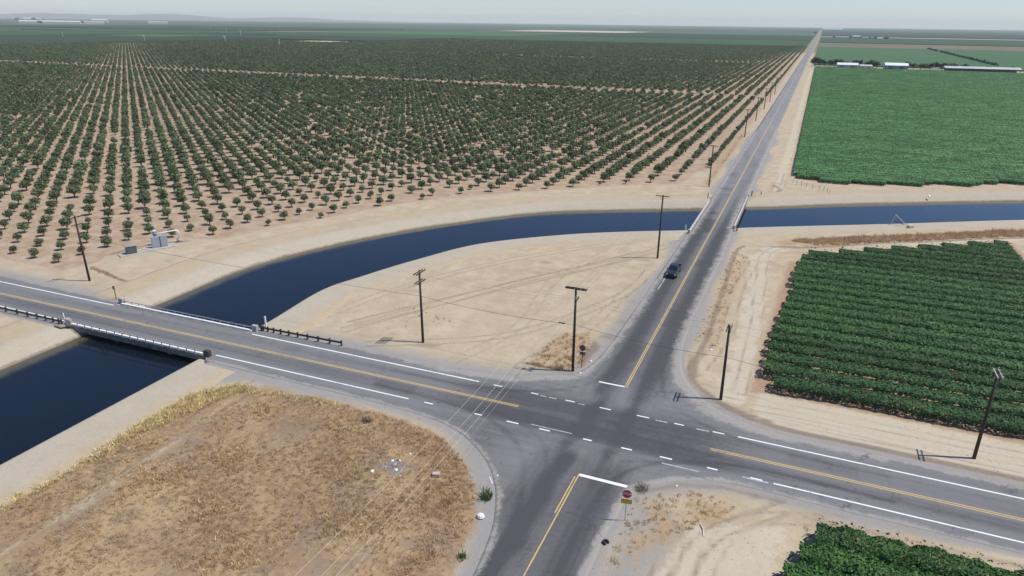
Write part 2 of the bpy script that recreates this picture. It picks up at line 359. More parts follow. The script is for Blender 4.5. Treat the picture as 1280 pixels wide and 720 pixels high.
FARV = [(14.6, 178), (15.2, 164), (17.5, 159.5), (24, 157.8), (32, 159.0), (80, 183), (420, 378), (420, 818), (15, 822)]

def ground_z(P):
    x, y = P[:, 0], P[:, 1]
    w = lambda a, b, c, d: np.sin(x * a + y * b + c) * d
    z = w(.21, .13, 1, .05) + w(-.11, .27, 2, .05) + w(.55, -.4, .3, .025)
    z *= np.clip(1 - np.hypot(x, y - 60) / 400, 0, 1)
    z = z - .06
    gsd = poly_sd(P, GRASS); z += .75 * np.clip(gsd / 7, 0, 1) ** 1.3 + .12 * np.sin(x * .5 + y * .3) * np.clip(gsd / 4, 0, 1)
    # brush berm south of the eastern canal, little ditch edge along the cross road
    bd = line_dist(P, [(16.5, 86.2), (40, 100.5), (68, 119), (150, 166)]); z += .55 * np.clip(1 - bd / 4.5, 0, 1)
    rd = -poly_sd(P, ROAD)
    t_ = np.clip((rd - .8) / 3.2, 0, 1); z = z * t_ + .028 * (1 - t_); z = np.where(rd < -.7, -.03, z)
    far_road = (np.abs(x) < 8) & (y > 255); z = np.where(far_road, -.02, z)
    csd = poly_sd(P, CANAL_IN); z = np.where(csd > 0, -4.0, z)
    z = np.where((csd <= 0) & (csd > -12), np.minimum(z, -.03), z)
    return z

def axis(lo, hi, c, far, g=1.08):
    a = list(np.arange(lo, hi + c / 2, c)); s = c; v = a[0]; pre = []
    while v > -far: s *= g; v -= s; pre.append(v)
    s = c; v = a[-1]; post = []
    while v < far: s *= g; v += s; post.append(v)
    return np.array(pre[::-1] + a + post)
gx = axis(-150, 85, .5, 22000); gy = axis(-48, 185, .5, 22000)
XX, YY = np.meshgrid(gx, gy, indexing='xy'); P = np.stack([XX.ravel(), YY.ravel()], 1)
nx, ny = len(gx), len(gy)
Z = ground_z(P)
idx = np.arange(nx * ny).reshape(ny, nx)
F = np.stack([idx[:-1, :-1].ravel(), idx[:-1, 1:].ravel(), idx[1:, 1:].ravel(), idx[1:, :-1].ravel()], 1)
one = np.ones(len(P)); zero = np.zeros(len(P))
rsd = poly_sd(P, ROAD)
grass = pmask(P, GRASS, 2.6) * (1 - .5 * lmask(P, [(-42.5, -60), (-42.2, -39), (-41.9, -34.4), (-41.9, -27), (-43.2, -20), (-44, -15)], 2.6))
soil = pmask(P, ORCH, 3.0)
gw = 2.6 + 1.7 * np.sin(P[:, 0] * .23 + 1) * np.sin(P[:, 1] * .19 + 2) + 1.2 * np.sin(P[:, 0] * .09 - P[:, 1] * .13)
gravel = np.clip(1.1 - (-rsd) / np.maximum(gw, 1.0), 0, 1); gravel = np.maximum(gravel, .95 * pmask(P, [(-46, -9.8), (-56, -16), (-54, -6), (-30, -6), (-30, -9.5)], 3))
gravel = np.maximum(gravel, .85 * pmask(P, [(5.5, -13), (9, -12.5), (12.5, -16.5), (10, -24), (8, -40), (5, -40)], 4)); gravel = np.maximum(gravel, .8 * np.clip(1.1 - (-rsd) / 4.5, 0, 1) * (P[:, 0] < -10) * (P[:, 1] > 0) * (P[:, 1] < 12))
weed = np.maximum.reduce([.62 * pmask(P, [(-14.3, 10.4), (-14.5, 17), (-12.8, 21.5), (-9, 24.4), (-7.2, 19.8), (-6.8, 10.6)], 4.0), .72 * pmask(P, [(6.2, -12.5), (9.5, -9.9), (14, -8.6), (17, -9.5), (15.5, -14), (12, -19), (8, -26), (6, -24)], 5) * (.75 + .25 * np.sin(P[:, 0] * .8) * np.sin(P[:, 1] * .7 + 1)),
                           lmask(P, [(16.5, 86), (40, 100.5), (68, 119), (150, 166)], 4.6), .8 * lmask(P, [(-8.5, 140), (-8, 260)], 2.6), .55 * lmask(P, [(9.5, 136), (10.5, 152), (13, 150)], 2.5), .5 * pmask(P, [(5.5, 24), (10, 24), (10, 70), (5.5, 70)], 3)])
pale = np.maximum.reduce([lmask(P, smooth([(13, 12), (13.2, 30), (12.6, 52), (12.2, 72), (17, 84), (40, 98), (90, 128)]), 3.4), pmask(P, [(16, 6.4), (90, 5.8), (90, 12.6), (16, 14.5)], 2.0), lmask(P, [(11.2, 140), (11.6, 200), (11.6, 800)], 2.6), .8 * lmask(P, [(15, 138), (60, 163), (120, 198)], 3),
                          0 * P[:, 0], pmask(P, [(12, -14), (20, -12), (17, -36), (9, -36)], 3)])
lot = np.maximum.reduce([.30 * pmask(P, [(-30, 62), (-22, 66), (-16, 60), (-20, 52), (-28, 54)], 9), .28 * pmask(P, [(-26, 20), (-14, 26), (-12, 36), (-20, 34), (-28, 27)], 8), .25 * pmask(P, [(-46, 16), (-40, 26), (-36, 24), (-40, 14)], 6), .4 * lmask(P, [(-12, 62), (-7, 64.5)], 3), .32 * lmask(P, smooth([(-40, 8), (-30, 30), (-20, 48), (-8, 70)]), 3)])
weed = np.maximum(weed, lot)
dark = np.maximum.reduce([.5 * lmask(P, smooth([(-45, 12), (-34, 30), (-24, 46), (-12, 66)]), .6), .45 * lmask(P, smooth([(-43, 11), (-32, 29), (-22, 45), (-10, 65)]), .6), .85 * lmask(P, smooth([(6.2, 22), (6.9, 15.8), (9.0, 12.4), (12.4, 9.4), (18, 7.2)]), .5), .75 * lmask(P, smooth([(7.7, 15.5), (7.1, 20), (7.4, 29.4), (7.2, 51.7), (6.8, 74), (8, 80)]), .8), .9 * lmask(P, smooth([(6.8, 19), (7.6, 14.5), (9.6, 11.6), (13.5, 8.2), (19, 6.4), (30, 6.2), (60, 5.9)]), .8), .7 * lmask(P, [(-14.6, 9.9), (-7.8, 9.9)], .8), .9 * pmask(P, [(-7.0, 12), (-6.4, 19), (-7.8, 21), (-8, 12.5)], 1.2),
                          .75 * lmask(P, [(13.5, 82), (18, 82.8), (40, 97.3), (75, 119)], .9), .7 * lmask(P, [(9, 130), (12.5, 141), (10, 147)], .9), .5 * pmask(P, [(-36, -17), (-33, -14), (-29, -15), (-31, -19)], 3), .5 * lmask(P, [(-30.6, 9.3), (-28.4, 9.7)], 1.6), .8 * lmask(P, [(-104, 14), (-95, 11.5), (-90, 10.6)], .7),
                          .6 * pmask(P, [(-18.5, -20.5), (-15.5, -18), (-17.5, -16.8), (-20, -18.8)], 2), .4 * lmask(P, [(22, -9.5), (45, -8.9)], .8), .5 * lmask(P, [(6.5, -12.2), (10, -9.3), (14, -8.0), (20, -7.9)], .7), .6 * lmask(P, [(-107, 21), (-106, 27), (-101, 33.5)], 1.8)])
tr_rng = random.Random(5); near_i = np.where((np.abs(P[:, 0] + 20) < 95) & (P[:, 1] > -45) & (P[:, 1] < 170))[0]; NP = P[near_i]; trk = np.zeros(len(NP))
def trackpair(pts, st, wd=.42, gap=.85):
    global trk
    pl = smooth(pts, 7); a = np.array(pl); d = np.gradient(a, axis=0); nrm = np.stack([-d[:, 1], d[:, 0]], 1); nrm /= np.linalg.norm(nrm, axis=1)[:, None] + 1e-9
    for sgn in (-1, 1): trk = np.maximum(trk, st * lmask(NP, [tuple(p) for p in a + nrm * gap * sgn], wd))
for pts_, st_ in [([(-44, 9), (-36, 24), (-26, 42), (-12, 62), (-7, 74)], .5), ([(-50, 12), (-46, 26), (-38, 44), (-25, 62), (-10, 78)], .45), ([(-24, 6), (-20, 22), (-22, 44), (-18, 62)], .4), ([(-38, 6), (-20, 18), (-9, 40), (-7, 56)], .5), ([(-15, 8), (-10, 26), (-8, 46)], .4),
                  ([(8, 18), (10, 32), (9.5, 52), (11, 70)], .5), ([(13.6, 13), (14, 34), (13, 58), (14, 80), (30, 92), (60, 111)], .45), ([(11, 9), (24, 8.5), (45, 8.2), (75, 8)], .4), ([(8, 13), (16, 12), (30, 11.4), (60, 11)], .4), ([(20, -9), (14, -16), (12, -26), (11, -40)], .55), ([(7, -13), (11, -18), (10, -28), (9, -40)], .45), ([(26, -8.6), (18, -11.5), (14.5, -18), (14, -30)], .4),
                  ([(-42.3, -60), (-42.1, -39), (-41.8, -34), (-41.8, -27), (-43.2, -19), (-46, -9)], .45), ([(-52.6, -45), (-52.4, -22), (-51, -9)], .3), ([(-86, 10), (-87, 30), (-82, 48), (-71, 70), (-58, 90), (-36, 107), (-10, 124)], .35), ([(12, 150), (16, 143), (40, 152), (80, 174)], .4), ([(10.6, 136), (11.2, 160), (11, 169)], .5)]: trackpair(pts_, st_)
for _ in range(70):
    x_, y_ = tr_rng.uniform(-48, 14), tr_rng.uniform(8, 80); r_ = tr_rng.uniform(.4, 1.6); dd_ = np.hypot((NP[:, 0] - x_) / tr_rng.uniform(1, 2.5), NP[:, 1] - y_); trk = np.maximum(trk, tr_rng.uniform(.2, .42) * np.clip(1.2 - dd_ / r_, 0, 1))
dark[near_i] = np.maximum(dark[near_i], trk)
vsoil = np.maximum.reduce([pmask(P, [(14.6, 14), (17.2, 72), (58, 107.5), (62, 107), (62, 14)], 2.4), pmask(P, VINE_S, 3.0), pmask(P, FARV, 3), .5 * pmask(P, [(14, -25), (20, -18), (19, -40), (12, -40)], 4)])
fard = np.maximum.reduce([np.clip((P[:, 1] - 1250) / 60, 0, 1), np.clip((-1150 - P[:, 0]) / 60, 0, 1), np.clip((P[:, 0] - 430) / 60, 0, 1), np.clip((P[:, 1] - 860) / 60, 0, 1) * (P[:, 0] > 10)])
fard = fard * (1 - lmask(P, [(0, 0), (0, 9000)], 16))
g_obj = np_obj('ground', np.column_stack([P, Z]), F, M['ground'], {'m1': np.stack([grass, soil, gravel, weed], 1), 'm2': np.stack([pale, dark, vsoil, fard], 1)}, smooth=True)
tag(g_obj, kind='structure')
# height lookup for things that stand on the ground
def zat(x, y): return float(ground_z(np.array([[x, y]], float))[0])

# canal banks and water -------------------------------------------------
def strip(name, base, dirs, prof, mat, roadcut=True):
    """prof: list of (offset along dirs, z, conc, dark)"""
    V = []; A = []; n = len(base)
    for (bx, by), d in zip(base, dirs):
        for off, z, cc, dk in prof:
            V.append((bx + d[0] * off, by + d[1] * off, z)); A.append((0, cc, dk, 1))
    V = np.array(V); k = len(prof)
    if roadcut:
        rs = poly_sd(V[:, :2], ROAD); V[:, 2] = np.where((rs > -.5) & (V[:, 2] > -1), np.minimum(V[:, 2], -.55), V[:, 2])
    else:
        pass
    I = np.arange(n * k).reshape(n, k)
    F = np.stack([I[:-1, :-1].ravel(), I[:-1, 1:].ravel(), I[1:, 1:].ravel(), I[1:, :-1].ravel()], 1)
    o = np_obj(name, V, F, mat, {'m1': A}, smooth=True); tag(o, kind='structure'); return o
def dense(a, step=.8):
    out = [a[0]]
    for p, q in zip(a[:-1], a[1:]):
        m = max(1, int(np.linalg.norm(q - p) / step))
        for i in range(1, m + 1): out.append(p + (q - p) * i / m)
    return np.array(out)
def pair_dense(a, b, step=.8):
    A, Bq = [a[0]], [b[0]]
    for i in range(len(a) - 1):
        m = max(1, int(np.linalg.norm(a[i + 1] - a[i]) / step)); m = min(m, 30)
        for k in range(1, m + 1): A.append(a[i] + (a[i + 1] - a[i]) * k / m); Bq.append(b[i] + (b[i + 1] - b[i]) * k / m)
    return np.array(A), np.array(Bq)
Sd, Nd = pair_dense(CSs, CNs); Ud = Nd - Sd; Ud /= np.linalg.norm(Ud, axis=1)[:, None]
strip('canal_bank', Sd, -Ud, [(8.0, -.30, 0, 0), (7.0, .0, 0, 0), (5.6, .05, .45, 0), (3.5, .06, .7, 0), (1.4, .07, .6, 0), (.35, .09, .8, 0), (0, .07, 1, 0), (-1.1, -.75, 1, .2), (-2.2, -1.6, 1, 1), (-4, -3, 1, 1)], M['bank'])
strip('canal_bank', Nd, Ud, [(-3, -3, 1, 1), (-.2, -1.55, 1, 1), (.25, -1.25, 1, .7), (.8, -.95, 1, .15), (1.8, -.45, 1, 0), (2.9, .08, .9, 0), (3.6, .16, .7, 0), (5.5, .17, .25, 0), (8.5, .18, 0, 0), (10.0, .17, 0, .05), (10.5, .10, 0, .55), (11.1, -.05, 0, .5), (12.2, -.3, 0, 0)], M['bank'])
wv = []; wa = []
for p, q in zip(Sd, Nd):
    for t, sh in ((0.03, 0), (.3, 0), (.6, 0), (.80, .04), (.90, .42), (.96, .85), (1.01, 1)):
        c = p + (q - p) * t; wv.append((c[0], c[1], -1.4)); wa.append((sh, 0, 0, 1))
I = np.arange(len(wv)).reshape(len(Sd), 7)
tag(np_obj('water', wv, np.stack([I[:-1, :-1].ravel(), I[:-1, 1:].ravel(), I[1:, 1:].ravel(), I[1:, :-1].ravel()], 1), M['water'], {'m1': wa}, smooth=True), kind='structure')

# road --------------------------------------------------------------------
c = .33
rx = np.arange(-150, 95, c); ry = np.arange(-60, 262, c)
GX, GY = np.meshgrid(rx, ry, indexing='xy'); RP = np.stack([GX.ravel(), GY.ravel()], 1)
sd = poly_sd(RP, ROAD); keepv = (sd > -c * .5)
cell = np.arange(len(RP)).reshape(len(ry), len(rx))
q = np.stack([cell[:-1, :-1].ravel(), cell[:-1, 1:].ravel(), cell[1:, 1:].ravel(), cell[1:, :-1].ravel()], 1)
ctr = RP[q].mean(1); csd = poly_sd(ctr, ROAD); q = q[csd > -.02]
used, inv = np.unique(q.ravel(), return_inverse=True); RV = RP[used].copy(); RF = inv.reshape(-1, 4)
# boundary vertices are snapped to the outline
cnt = np.bincount(RF.ravel(), minlength=len(RV)); bnd = np.where((cnt < 4) | (poly_sd(RV, ROAD) < .02))[0]
best = np.full(len(bnd), 1e9); tgt = RV[bnd].copy(); ring = list(ROAD) + [ROAD[0]]
for a, b_ in zip(ring[:-1], ring[1:]):
    dd, qq = seg_dist(RV[bnd], a, b_); m_ = dd < best; best[m_] = dd[m_]; tgt[m_] = qq[m_]
ok = best < c * 1.6; inside = (RV[bnd][:, 0] > -149.5) & (RV[bnd][:, 0] < 94.3) & (RV[bnd][:, 1] > -59.5) & (RV[bnd][:, 1] < 261)
RV[bnd[ok & inside]] = tgt[ok & inside]
# far ends as plain strips
def quadstrip(pts_a, pts_b):
    global RV, RF
    b0 = len(RV); n = len(pts_a); RV = np.vstack([RV, np.array(pts_a), np.array(pts_b)])
    RF = np.vstack([RF, np.array([(b0 + i, b0 + i + 1, b0 + n + i + 1, b0 + n + i) for i in range(n - 1)])])
y1 = ry[-1]; x0 = rx[0]; x1 = rx[-1]
cols = [-4.4, -3.4, -2.4, -1.2, 0, 1.2, 2.4, 3.4, 4.5]; ys = [y1] + list(np.arange(262.5, 900, 9)) + list(np.geomspace(910, 9000, 30))
for a, b_ in zip(cols[:-1], cols[1:]): quadstrip([(b_, y) for y in ys], [(a, y) for y in ys])
rows = [-6.9, -5.5, -4.3, -3, -1.4, .4, 1.5, 2.8, 4.6]
for a, b_ in zip(rows[:-1], rows[1:]):
    xs = np.linspace(x0, -420, 30); quadstrip([(x, b_ + float(bend(x))) for x in xs], [(x, a + float(bend(x))) for x in xs])
    xs = np.linspace(x1, 420, 30); quadstrip([(x, a + float(bend(x))) for x in xs], [(x, b_ + float(bend(x))) for x in xs])
x, y = RV[:, 0], RV[:, 1]; yb = y - bend(x)
gauss = lambda v, m_, w: np.exp(-((v - m_) / w) ** 2)
sst = lambda v, a, b_: np.clip((v - a) / (b_ - a), 0, 1) ** 2 * (3 - 2 * np.clip((v - a) / (b_ - a), 0, 1))
ew = sst(yb, -9.5, -6.6) * (1 - sst(yb, 4.2, 6.5))
cross = np.exp(-(np.maximum(0, np.abs(x + 2) - 10) / 7) ** 2)          # dark, well driven crossing
dEW = (.42 * gauss(yb, -3.4, .95) + .30 * gauss(yb, -2.3, .5) + .25 * gauss(yb, .5, .9) + .12 * gauss(yb, 1.6, .4)) * (1 - .5 * cross) + .42 * cross * (1 - sst(yb, 1.5, 4.5)) * sst(yb, -6.2, -4.5)
xw = x + .22 * np.sin(y * .35) + .13 * np.sin(y * .9 + 1)
ns_s = .85 * gauss(xw - .04 * (y + 20), -2.5, .95) + .30 * gauss(x, 2.6, 1.5) + .12
ns_n = .62 * gauss(x, -2.4, 1.2) + .62 * gauss(x, 2.3, 1.3) + .16
fade_n = 1 - .72 * sst(y, 78, 150)
dNS = np.where(y < -1.4, ns_s, ns_n * fade_n)
inx = (np.abs(x) < 6)
cross_ns = (.5 * gauss(xw - .11 * (yb + 1.4), -2.4, .8) + .5 * gauss(xw - .06 * (yb + 1.4), 2.1, .75)) * (np.abs(x) < 6)
dk = np.maximum(dEW * ew, np.where(np.abs(x) < 7, dNS, 0) * (1 - ew) * (np.abs(x) < 5.2)) + cross_ns * ew
dk += .25 * pmask(RV, [(-17, -8.6), (-8, -14), (-4.5, -21), (-3.5, -8), (-6, -5)], 4) * (1 - ew)
for ap, st_, wd_ in [([(-3, -30), (-4, -18), (-8, -9), (-16, -4.6), (-30, -3.6)], .3, .5), ([(-2.2, -26), (-2.8, -15), (-6, -7), (-14, -3.2)], .25, .4), ([(2.6, -26), (3, -14), (6.5, -7), (16, -3.4), (30, -3.6)], .35, .5), ([(3.2, 26), (3.6, 14), (7, 6), (16, 1.6), (30, .8)], .28, .5), ([(-2.5, 24), (-3, 12), (-7, 5), (-16, 1.2), (-30, .8)], .28, .5), ([(3.8, -7.5), (8, -5.9), (14, -4.4), (24, -3.6)], .3, .25)]: dk = dk + st_ * lmask(RV, smooth(ap, 6), wd_)
for (px0, px1, py0, py1, st_) in [(-30, -24.5, -4.8, -1.8, .16), (20, 27, -1.2, 2.2, .14), (-48, -45, -1.2, 2.3, .15), (.4, 3.4, 30, 38, .16), (-3.4, -.4, 16, 22, .14), (.4, 3.6, 62, 66, .18), (-4, -.3, 104, 107, .25), (-4, -.3, 134, 137, .3), (.3, 4, 146, 150, .25), (-4, -.3, 156, 161, .28), (.3, 4.2, 172, 180, .2)]: dk = dk + st_ * pmask(RV, [(px0, py0), (px1, py0), (px1, py1), (px0, py1)], .3)
dk = dk + .26 * cross * ew * sst(yb, -9, -5) + .24 * (np.abs(x) < 5.3) * sst(y, 6, 14) * (1 - sst(y, 80, 110)) + .2 * (np.abs(x) < 6) * (1 - sst(y, -12, -7)) + .15 * pmask(RV, [(-12, -13), (-5, -24), (-4, -60), (5, -60), (5, -10), (14, -7), (14, -5), (-22, -5), (-22, -8)], 3)
patch = pmask(RV, [(-4.2, 87), (.1, 87), (.1, 99), (-4.2, 99)], .4) * .35; dk = dk + patch
dirt = np.clip(1.0 - poly_sd(RV, ROAD) / np.where((np.abs(RV[:, 0]) < 30) & (RV[:, 1] > 3), 2.4, 1.3), 0, 1) * .95
dirt = np.where((y > 262) | (x > 94) | (x < -149), np.where((np.abs(x) > 3.3) & (y > 100), .5, np.where((yb > 3) | (yb < -6), .5, 0)), dirt)
dirt = np.where((x > -82.6) & (x < -56.4), dirt * .35, dirt)
dirt += .45 * pmask(RV, [(-24, 3.4), (-14, 3.2), (-6.5, 8), (-5.6, 20), (-9, 16), (-20, 8)], 2.5) + .4 * pmask(RV, [(4, 24), (5, 5.5), (20, 3.4), (24, 6), (8, 30)], 2.5) + .30 * pmask(RV, [(4.6, -9), (14, -5.8), (16, -7.4), (9, -12), (5.4, -25), (3.9, -25)], 2)
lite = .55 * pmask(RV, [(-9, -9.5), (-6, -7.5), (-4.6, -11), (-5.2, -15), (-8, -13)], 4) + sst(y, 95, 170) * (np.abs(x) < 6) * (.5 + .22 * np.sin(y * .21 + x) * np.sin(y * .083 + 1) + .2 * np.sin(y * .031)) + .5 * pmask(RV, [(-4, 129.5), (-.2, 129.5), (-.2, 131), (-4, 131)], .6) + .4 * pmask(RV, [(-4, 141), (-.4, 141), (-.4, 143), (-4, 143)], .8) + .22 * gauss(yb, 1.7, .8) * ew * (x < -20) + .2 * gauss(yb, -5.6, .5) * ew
nsd = (np.abs(x) < 5.2) & ((yb > 4) | (yb < -7))
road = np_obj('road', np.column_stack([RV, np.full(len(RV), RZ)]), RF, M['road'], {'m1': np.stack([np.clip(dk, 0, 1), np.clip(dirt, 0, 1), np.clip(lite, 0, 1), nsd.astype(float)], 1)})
bm = bmesh.new(); bm.from_mesh(road.data); bmesh.ops.remove_doubles(bm, verts=bm.verts, dist=.004)
be = [e for e in bm.edges if len(e.link_faces) == 1]
ext = bmesh.ops.extrude_edge_only(bm, edges=be)
for v in [g for g in ext['geom'] if isinstance(g, bmesh.types.BMVert)]: v.co.z -= .35
bmesh.ops.recalc_face_normals(bm, faces=bm.faces); bm.to_mesh(road.data); bm.free(); tag(road, kind='structure')

MK = RZ + .005
def ewline(mb, xa, xb, yc, w, step=6.0, z=MK):
    n = max(1, int(abs(xb - xa) / step)); xs = np.linspace(xa, xb, n + 1)
    vs = [(x, yc + float(bend(x)) - w / 2, z) for x in xs] + [(x, yc + float(bend(x)) + w / 2, z) for x in xs]
    mb.add(vs, [(i, i + 1, n + 2 + i, n + 1 + i) for i in range(n)])
def rect(mb, xa, xb, ya, yb_, z=MK): mb.add([(xa, ya, z), (xb, ya, z), (xb, yb_, z), (xa, yb_, z)], [(0, 1, 2, 3)])
mw = MB()
ewline(mw, -420, -83.5, 2.4, .24); ewline(mw, -55.2, -18.0, 2.4, .24); ewline(mw, 14.6, 420, 2.4, .22); ewline(mw, -420, -84, -5.15, .24); ewline(mw, -54.8, -24.1, -5.15, .22); ewline(mw, 18.9, 420, -5.15, .22)
for a, b_ in [(-15.9, -14.7), (-10.7, -9.7), (-6.1, -4.9), (-1.7, -.3), (2.9, 4.4), (7.4, 8.5), (11.8, 13.1)]: ewline(mw, a, b_, 2.35, .2)
for a, b_ in [(-21.9, -20.7), (-15.1, -14.1), (-10.9, -9.4), (-6.8, -5.5), (-1.5, -.5), (2.9, 4.1), (7.2, 8.5), (12.2, 13.3), (16.6, 17.8)]: ewline(mw, a, b_, -5.1, .22)
rect(mw, .15, 5.2, -11.95, -11.5); rect(mw, -3.6, -.1, 8.55, 8.85)
tag(mw.build('road_marking', M['paint_white']), kind='structure')
mf = MB()
for a, b_ in [(-9.4, -8.6), (-8.2, -7.2), (-4.4, -3.6), (5.2, 6.6), (10.0, 11.4), (15.8, 18.4)]: ewline(mf, a, b_, 2.2 if a < 15 else -5.3, .2)
rect(mf, -3.55, -3.4, 46, 60); rect(mf, -.09, .09, 300, 900); ewline(mf, -8, -3, -4.6, .14); ewline(mf, 7.6, 11.5, -6.2, .2)
tag(mf.build('road_marking', M['paint_faded']), kind='structure')
my = MB()
for o_ in (-.15, .15):
    ewline(my, -420, -10.9, -1.4 + o_, .15); ewline(my, 12.0, 420, -1.4 + o_, .15)
rect(my, -.19, -.06, 8.6, 300); rect(my, .06, .19, 8.6, 300); rect(my, .02, .16, -72, -11.5); rect(my, -.26, -.12, -18.5, -12.2)
tag(my.build('road_marking', M['paint_yellow']), kind='structure')

# ------------------------------------------------------------------ leaves and scatter
def leafcloud(pts, normals, size, sj=.35, rng=RNG, jit=.5):
    """random quads at pts facing roughly normals -> V, F"""
    n = len(pts); d = normals + rng.normal(0, jit, (n, 3)); d /= np.linalg.norm(d, axis=1)[:, None] + 1e-9
    t = rng.normal(size=(n, 3)); a = np.cross(d, t); a /= np.linalg.norm(a, axis=1)[:, None] + 1e-9; b = np.cross(d, a)
    s = size * (1 + sj * rng.normal(size=(n, 1))).clip(.4, 1.9) / 2; e = s * rng.uniform(.6, 1.0, (n, 1))
    bl = d * s * .35
    V = np.stack([pts - a * s - b * e * .5 - bl, pts + a * s * .4 - b * e, pts + a * s + b * e * .5 - bl, pts - a * s * .4 + b * e], 1).reshape(-1, 3)
    return V, np.arange(n * 4).reshape(n, 4)

def crown_mesh(name, n, rad, zc, hz, size, mat, seed):
    rng = np.random.default_rng(seed); lob = []
    for i in range(7):
        a = i * .9 + rng.uniform(-.5, .5); r = rng.uniform(.2, .5) * rad
        lob.append((r * math.cos(a), r * math.sin(a), zc + rng.uniform(-.4, .4) * hz, rng.uniform(.45, .62)))
    lob.append((0, 0, zc, .85)); lob.append((0, 0, zc, .85))
    pts = []; nor = []
    for i in range(n):
        cx, cy, cz, k = lob[rng.integers(len(lob))]; d = rng.normal(size=3); d /= np.linalg.norm(d)
        if d[2] < -.35: d[2] *= .5
        r = rng.uniform(.3, 1.15) ** .5
        pts.append((cx + d[0] * rad * k * r, cy + d[1] * rad * k * r, cz + d[2] * hz * k * r)); nor.append(d * 1.2 + np.array([0, 0, .5]))
    V, Fq = leafcloud(np.array(pts), np.array(nor), size, rng=rng)
    return np_mesh(name, V, Fq, mat)
def trunk_mesh(name, h, zc, rad, seed, mat):
    rng = random.Random(seed); mb = MB(); lean = (rng.uniform(-.12, .12), rng.uniform(-.12, .12))
    top = (lean[0], lean[1], h); mb.tube([(0, 0, -.15), (lean[0] * .5, lean[1] * .5, h * .55), top], [.11, .09, .085], 7)
    for k in range(5):
        a = k * 1.256 + rng.uniform(-.3, .3)
        mb.tube([top, (math.cos(a) * rad * .3 + lean[0], math.sin(a) * rad * .3 + lean[1], h + (zc - h) * .7), (math.cos(a) * rad * .6, math.sin(a) * rad * .6, zc + rad * .3)], [.06, .045, .015], 5)
    return mb.mesh(name, mat, True)

GN = {}
def scatter(name, pts, rot, scl, pick, protos, label=None, cat=None):
    """one stuff object: instances of protos on points"""
    me = bpy.data.meshes.new(name); n = len(pts); me.vertices.add(n); me.vertices.foreach_set('co', np.asarray(pts, np.float32).ravel())
    for nm, tp, dat, key in (('rot', 'FLOAT_VECTOR', rot, 'vector'), ('scl', 'FLOAT_VECTOR', scl, 'vector'), ('pick', 'INT', pick, 'value')):
        a = me.attributes.new(nm, tp, 'POINT'); a.data.foreach_set(key, np.asarray(dat, np.int32 if tp == 'INT' else np.float32).ravel())
    o = bpy.data.objects.new(name, me); COL.objects.link(o)
    g = bpy.data.node_groups.new(name + ' scatter', 'GeometryNodeTree')
    g.interface.new_socket('Geometry', in_out='INPUT', socket_type='NodeSocketGeometry'); g.interface.new_socket('Geometry', in_out='OUTPUT', socket_type='NodeSocketGeometry')
    N = g.nodes.new; L = g.links.new
    gi, go = N('NodeGroupInput'), N('NodeGroupOutput'); iop = N('GeometryNodeInstanceOnPoints'); j = N('GeometryNodeJoinGeometry')
    for p in reversed(protos):
        oi = N('GeometryNodeObjectInfo'); oi.inputs['Object'].default_value = p; oi.inputs['As Instance'].default_value = True; L(oi.outputs['Geometry'], j.inputs[0])
    def na(nm, tp):
        a = N('GeometryNodeInputNamedAttribute'); a.data_type = tp; a.inputs['Name'].default_value = nm; return a.outputs['Attribute']
    L(gi.outputs[0], iop.inputs['Points']); L(j.outputs[0], iop.inputs['Instance']); iop.inputs['Pick Instance'].default_value = True
    L(na('pick', 'INT'), iop.inputs['Instance Index'])
    er = N('FunctionNodeEulerToRotation'); L(na('rot', 'FLOAT_VECTOR'), er.inputs[0]); L(er.outputs[0], iop.inputs['Rotation'])
    L(na('scl', 'FLOAT_VECTOR'), iop.inputs['Scale']); L(iop.outputs[0], go.inputs[0])
    md = o.modifiers.new('scatter', 'NODES'); md.node_group = g
    tag(o, label, cat, kind='stuff'); return o
def proto(name, me): return bpy.data.objects.new(name, me)      # not linked: only a source of geometry

def merge_meshes(name, a, b):
    bm = bmesh.new(); bm.from_mesh(a); k = len(bm.faces); bm.from_mesh(b); bm.faces.ensure_lookup_table()
    for f in bm.faces[k:]: f.material_index = 1
    me = bpy.data.meshes.new(name); bm.to_mesh(me); bm.free(); me.materials.append(a.materials[0]); me.materials.append(b.materials[0]); return me

# camera pose (needed to choose what stands in view)
CAMP = Vector((16.776, -71.302, 44.0))
CR = Matrix(((0.9232004, -0.1462347, 0.3554102), (0.3841411, 0.3229941, -0.8649338), (0.0116879, 0.9350349, 0.3543630)))
FPX = 877.0
def px(p):
    qv = CR.transposed() @ (Vector(p) - CAMP)
    if qv.z > -1: return None
    return 640 + FPX * qv.x / -qv.z, 360 - FPX * qv.y / -qv.z
def inview(p, mx=60, my=60):
    r_ = px(p); return r_ is not None and -mx < r_[0] < 1280 + mx and -my < r_[1] < 720 + my

# ------------------------------------------------------------------ orchard
TV = 6
crowns = [crown_mesh('crown', 620, 1.40, 1.62, 1.42, .27, M['tree_leaf'], 100 + i) for i in range(TV)]
trunks = [trunk_mesh('trunk', .45, 1.4, 1.1, 200 + i, M['bark']) for i in range(TV)]
mid_p = [proto('tree_source', merge_meshes('tree_source', crown_mesh('c', 240, 1.40, 1.62, 1.40, .40, M['tree_leaf'], 300 + i), trunks[i])) for i in range(4)]
far_p = [proto('far_tree_source', crown_mesh('far_tree_source', 120, 1.40, 1.6, 1.3, .58, M['tree_leaf'], 400 + i)) for i in range(4)]
rowsx = np.arange(-11.4, -1160, -6.3); treesy = np.arange(8, 1690, 5.3)
TX, TY = np.meshgrid(rowsx, treesy); TP = np.stack([TX.ravel(), TY.ravel()], 1)
TP += RNG.normal(0, .10, TP.shape)
osd = poly_sd(TP, ORCH)
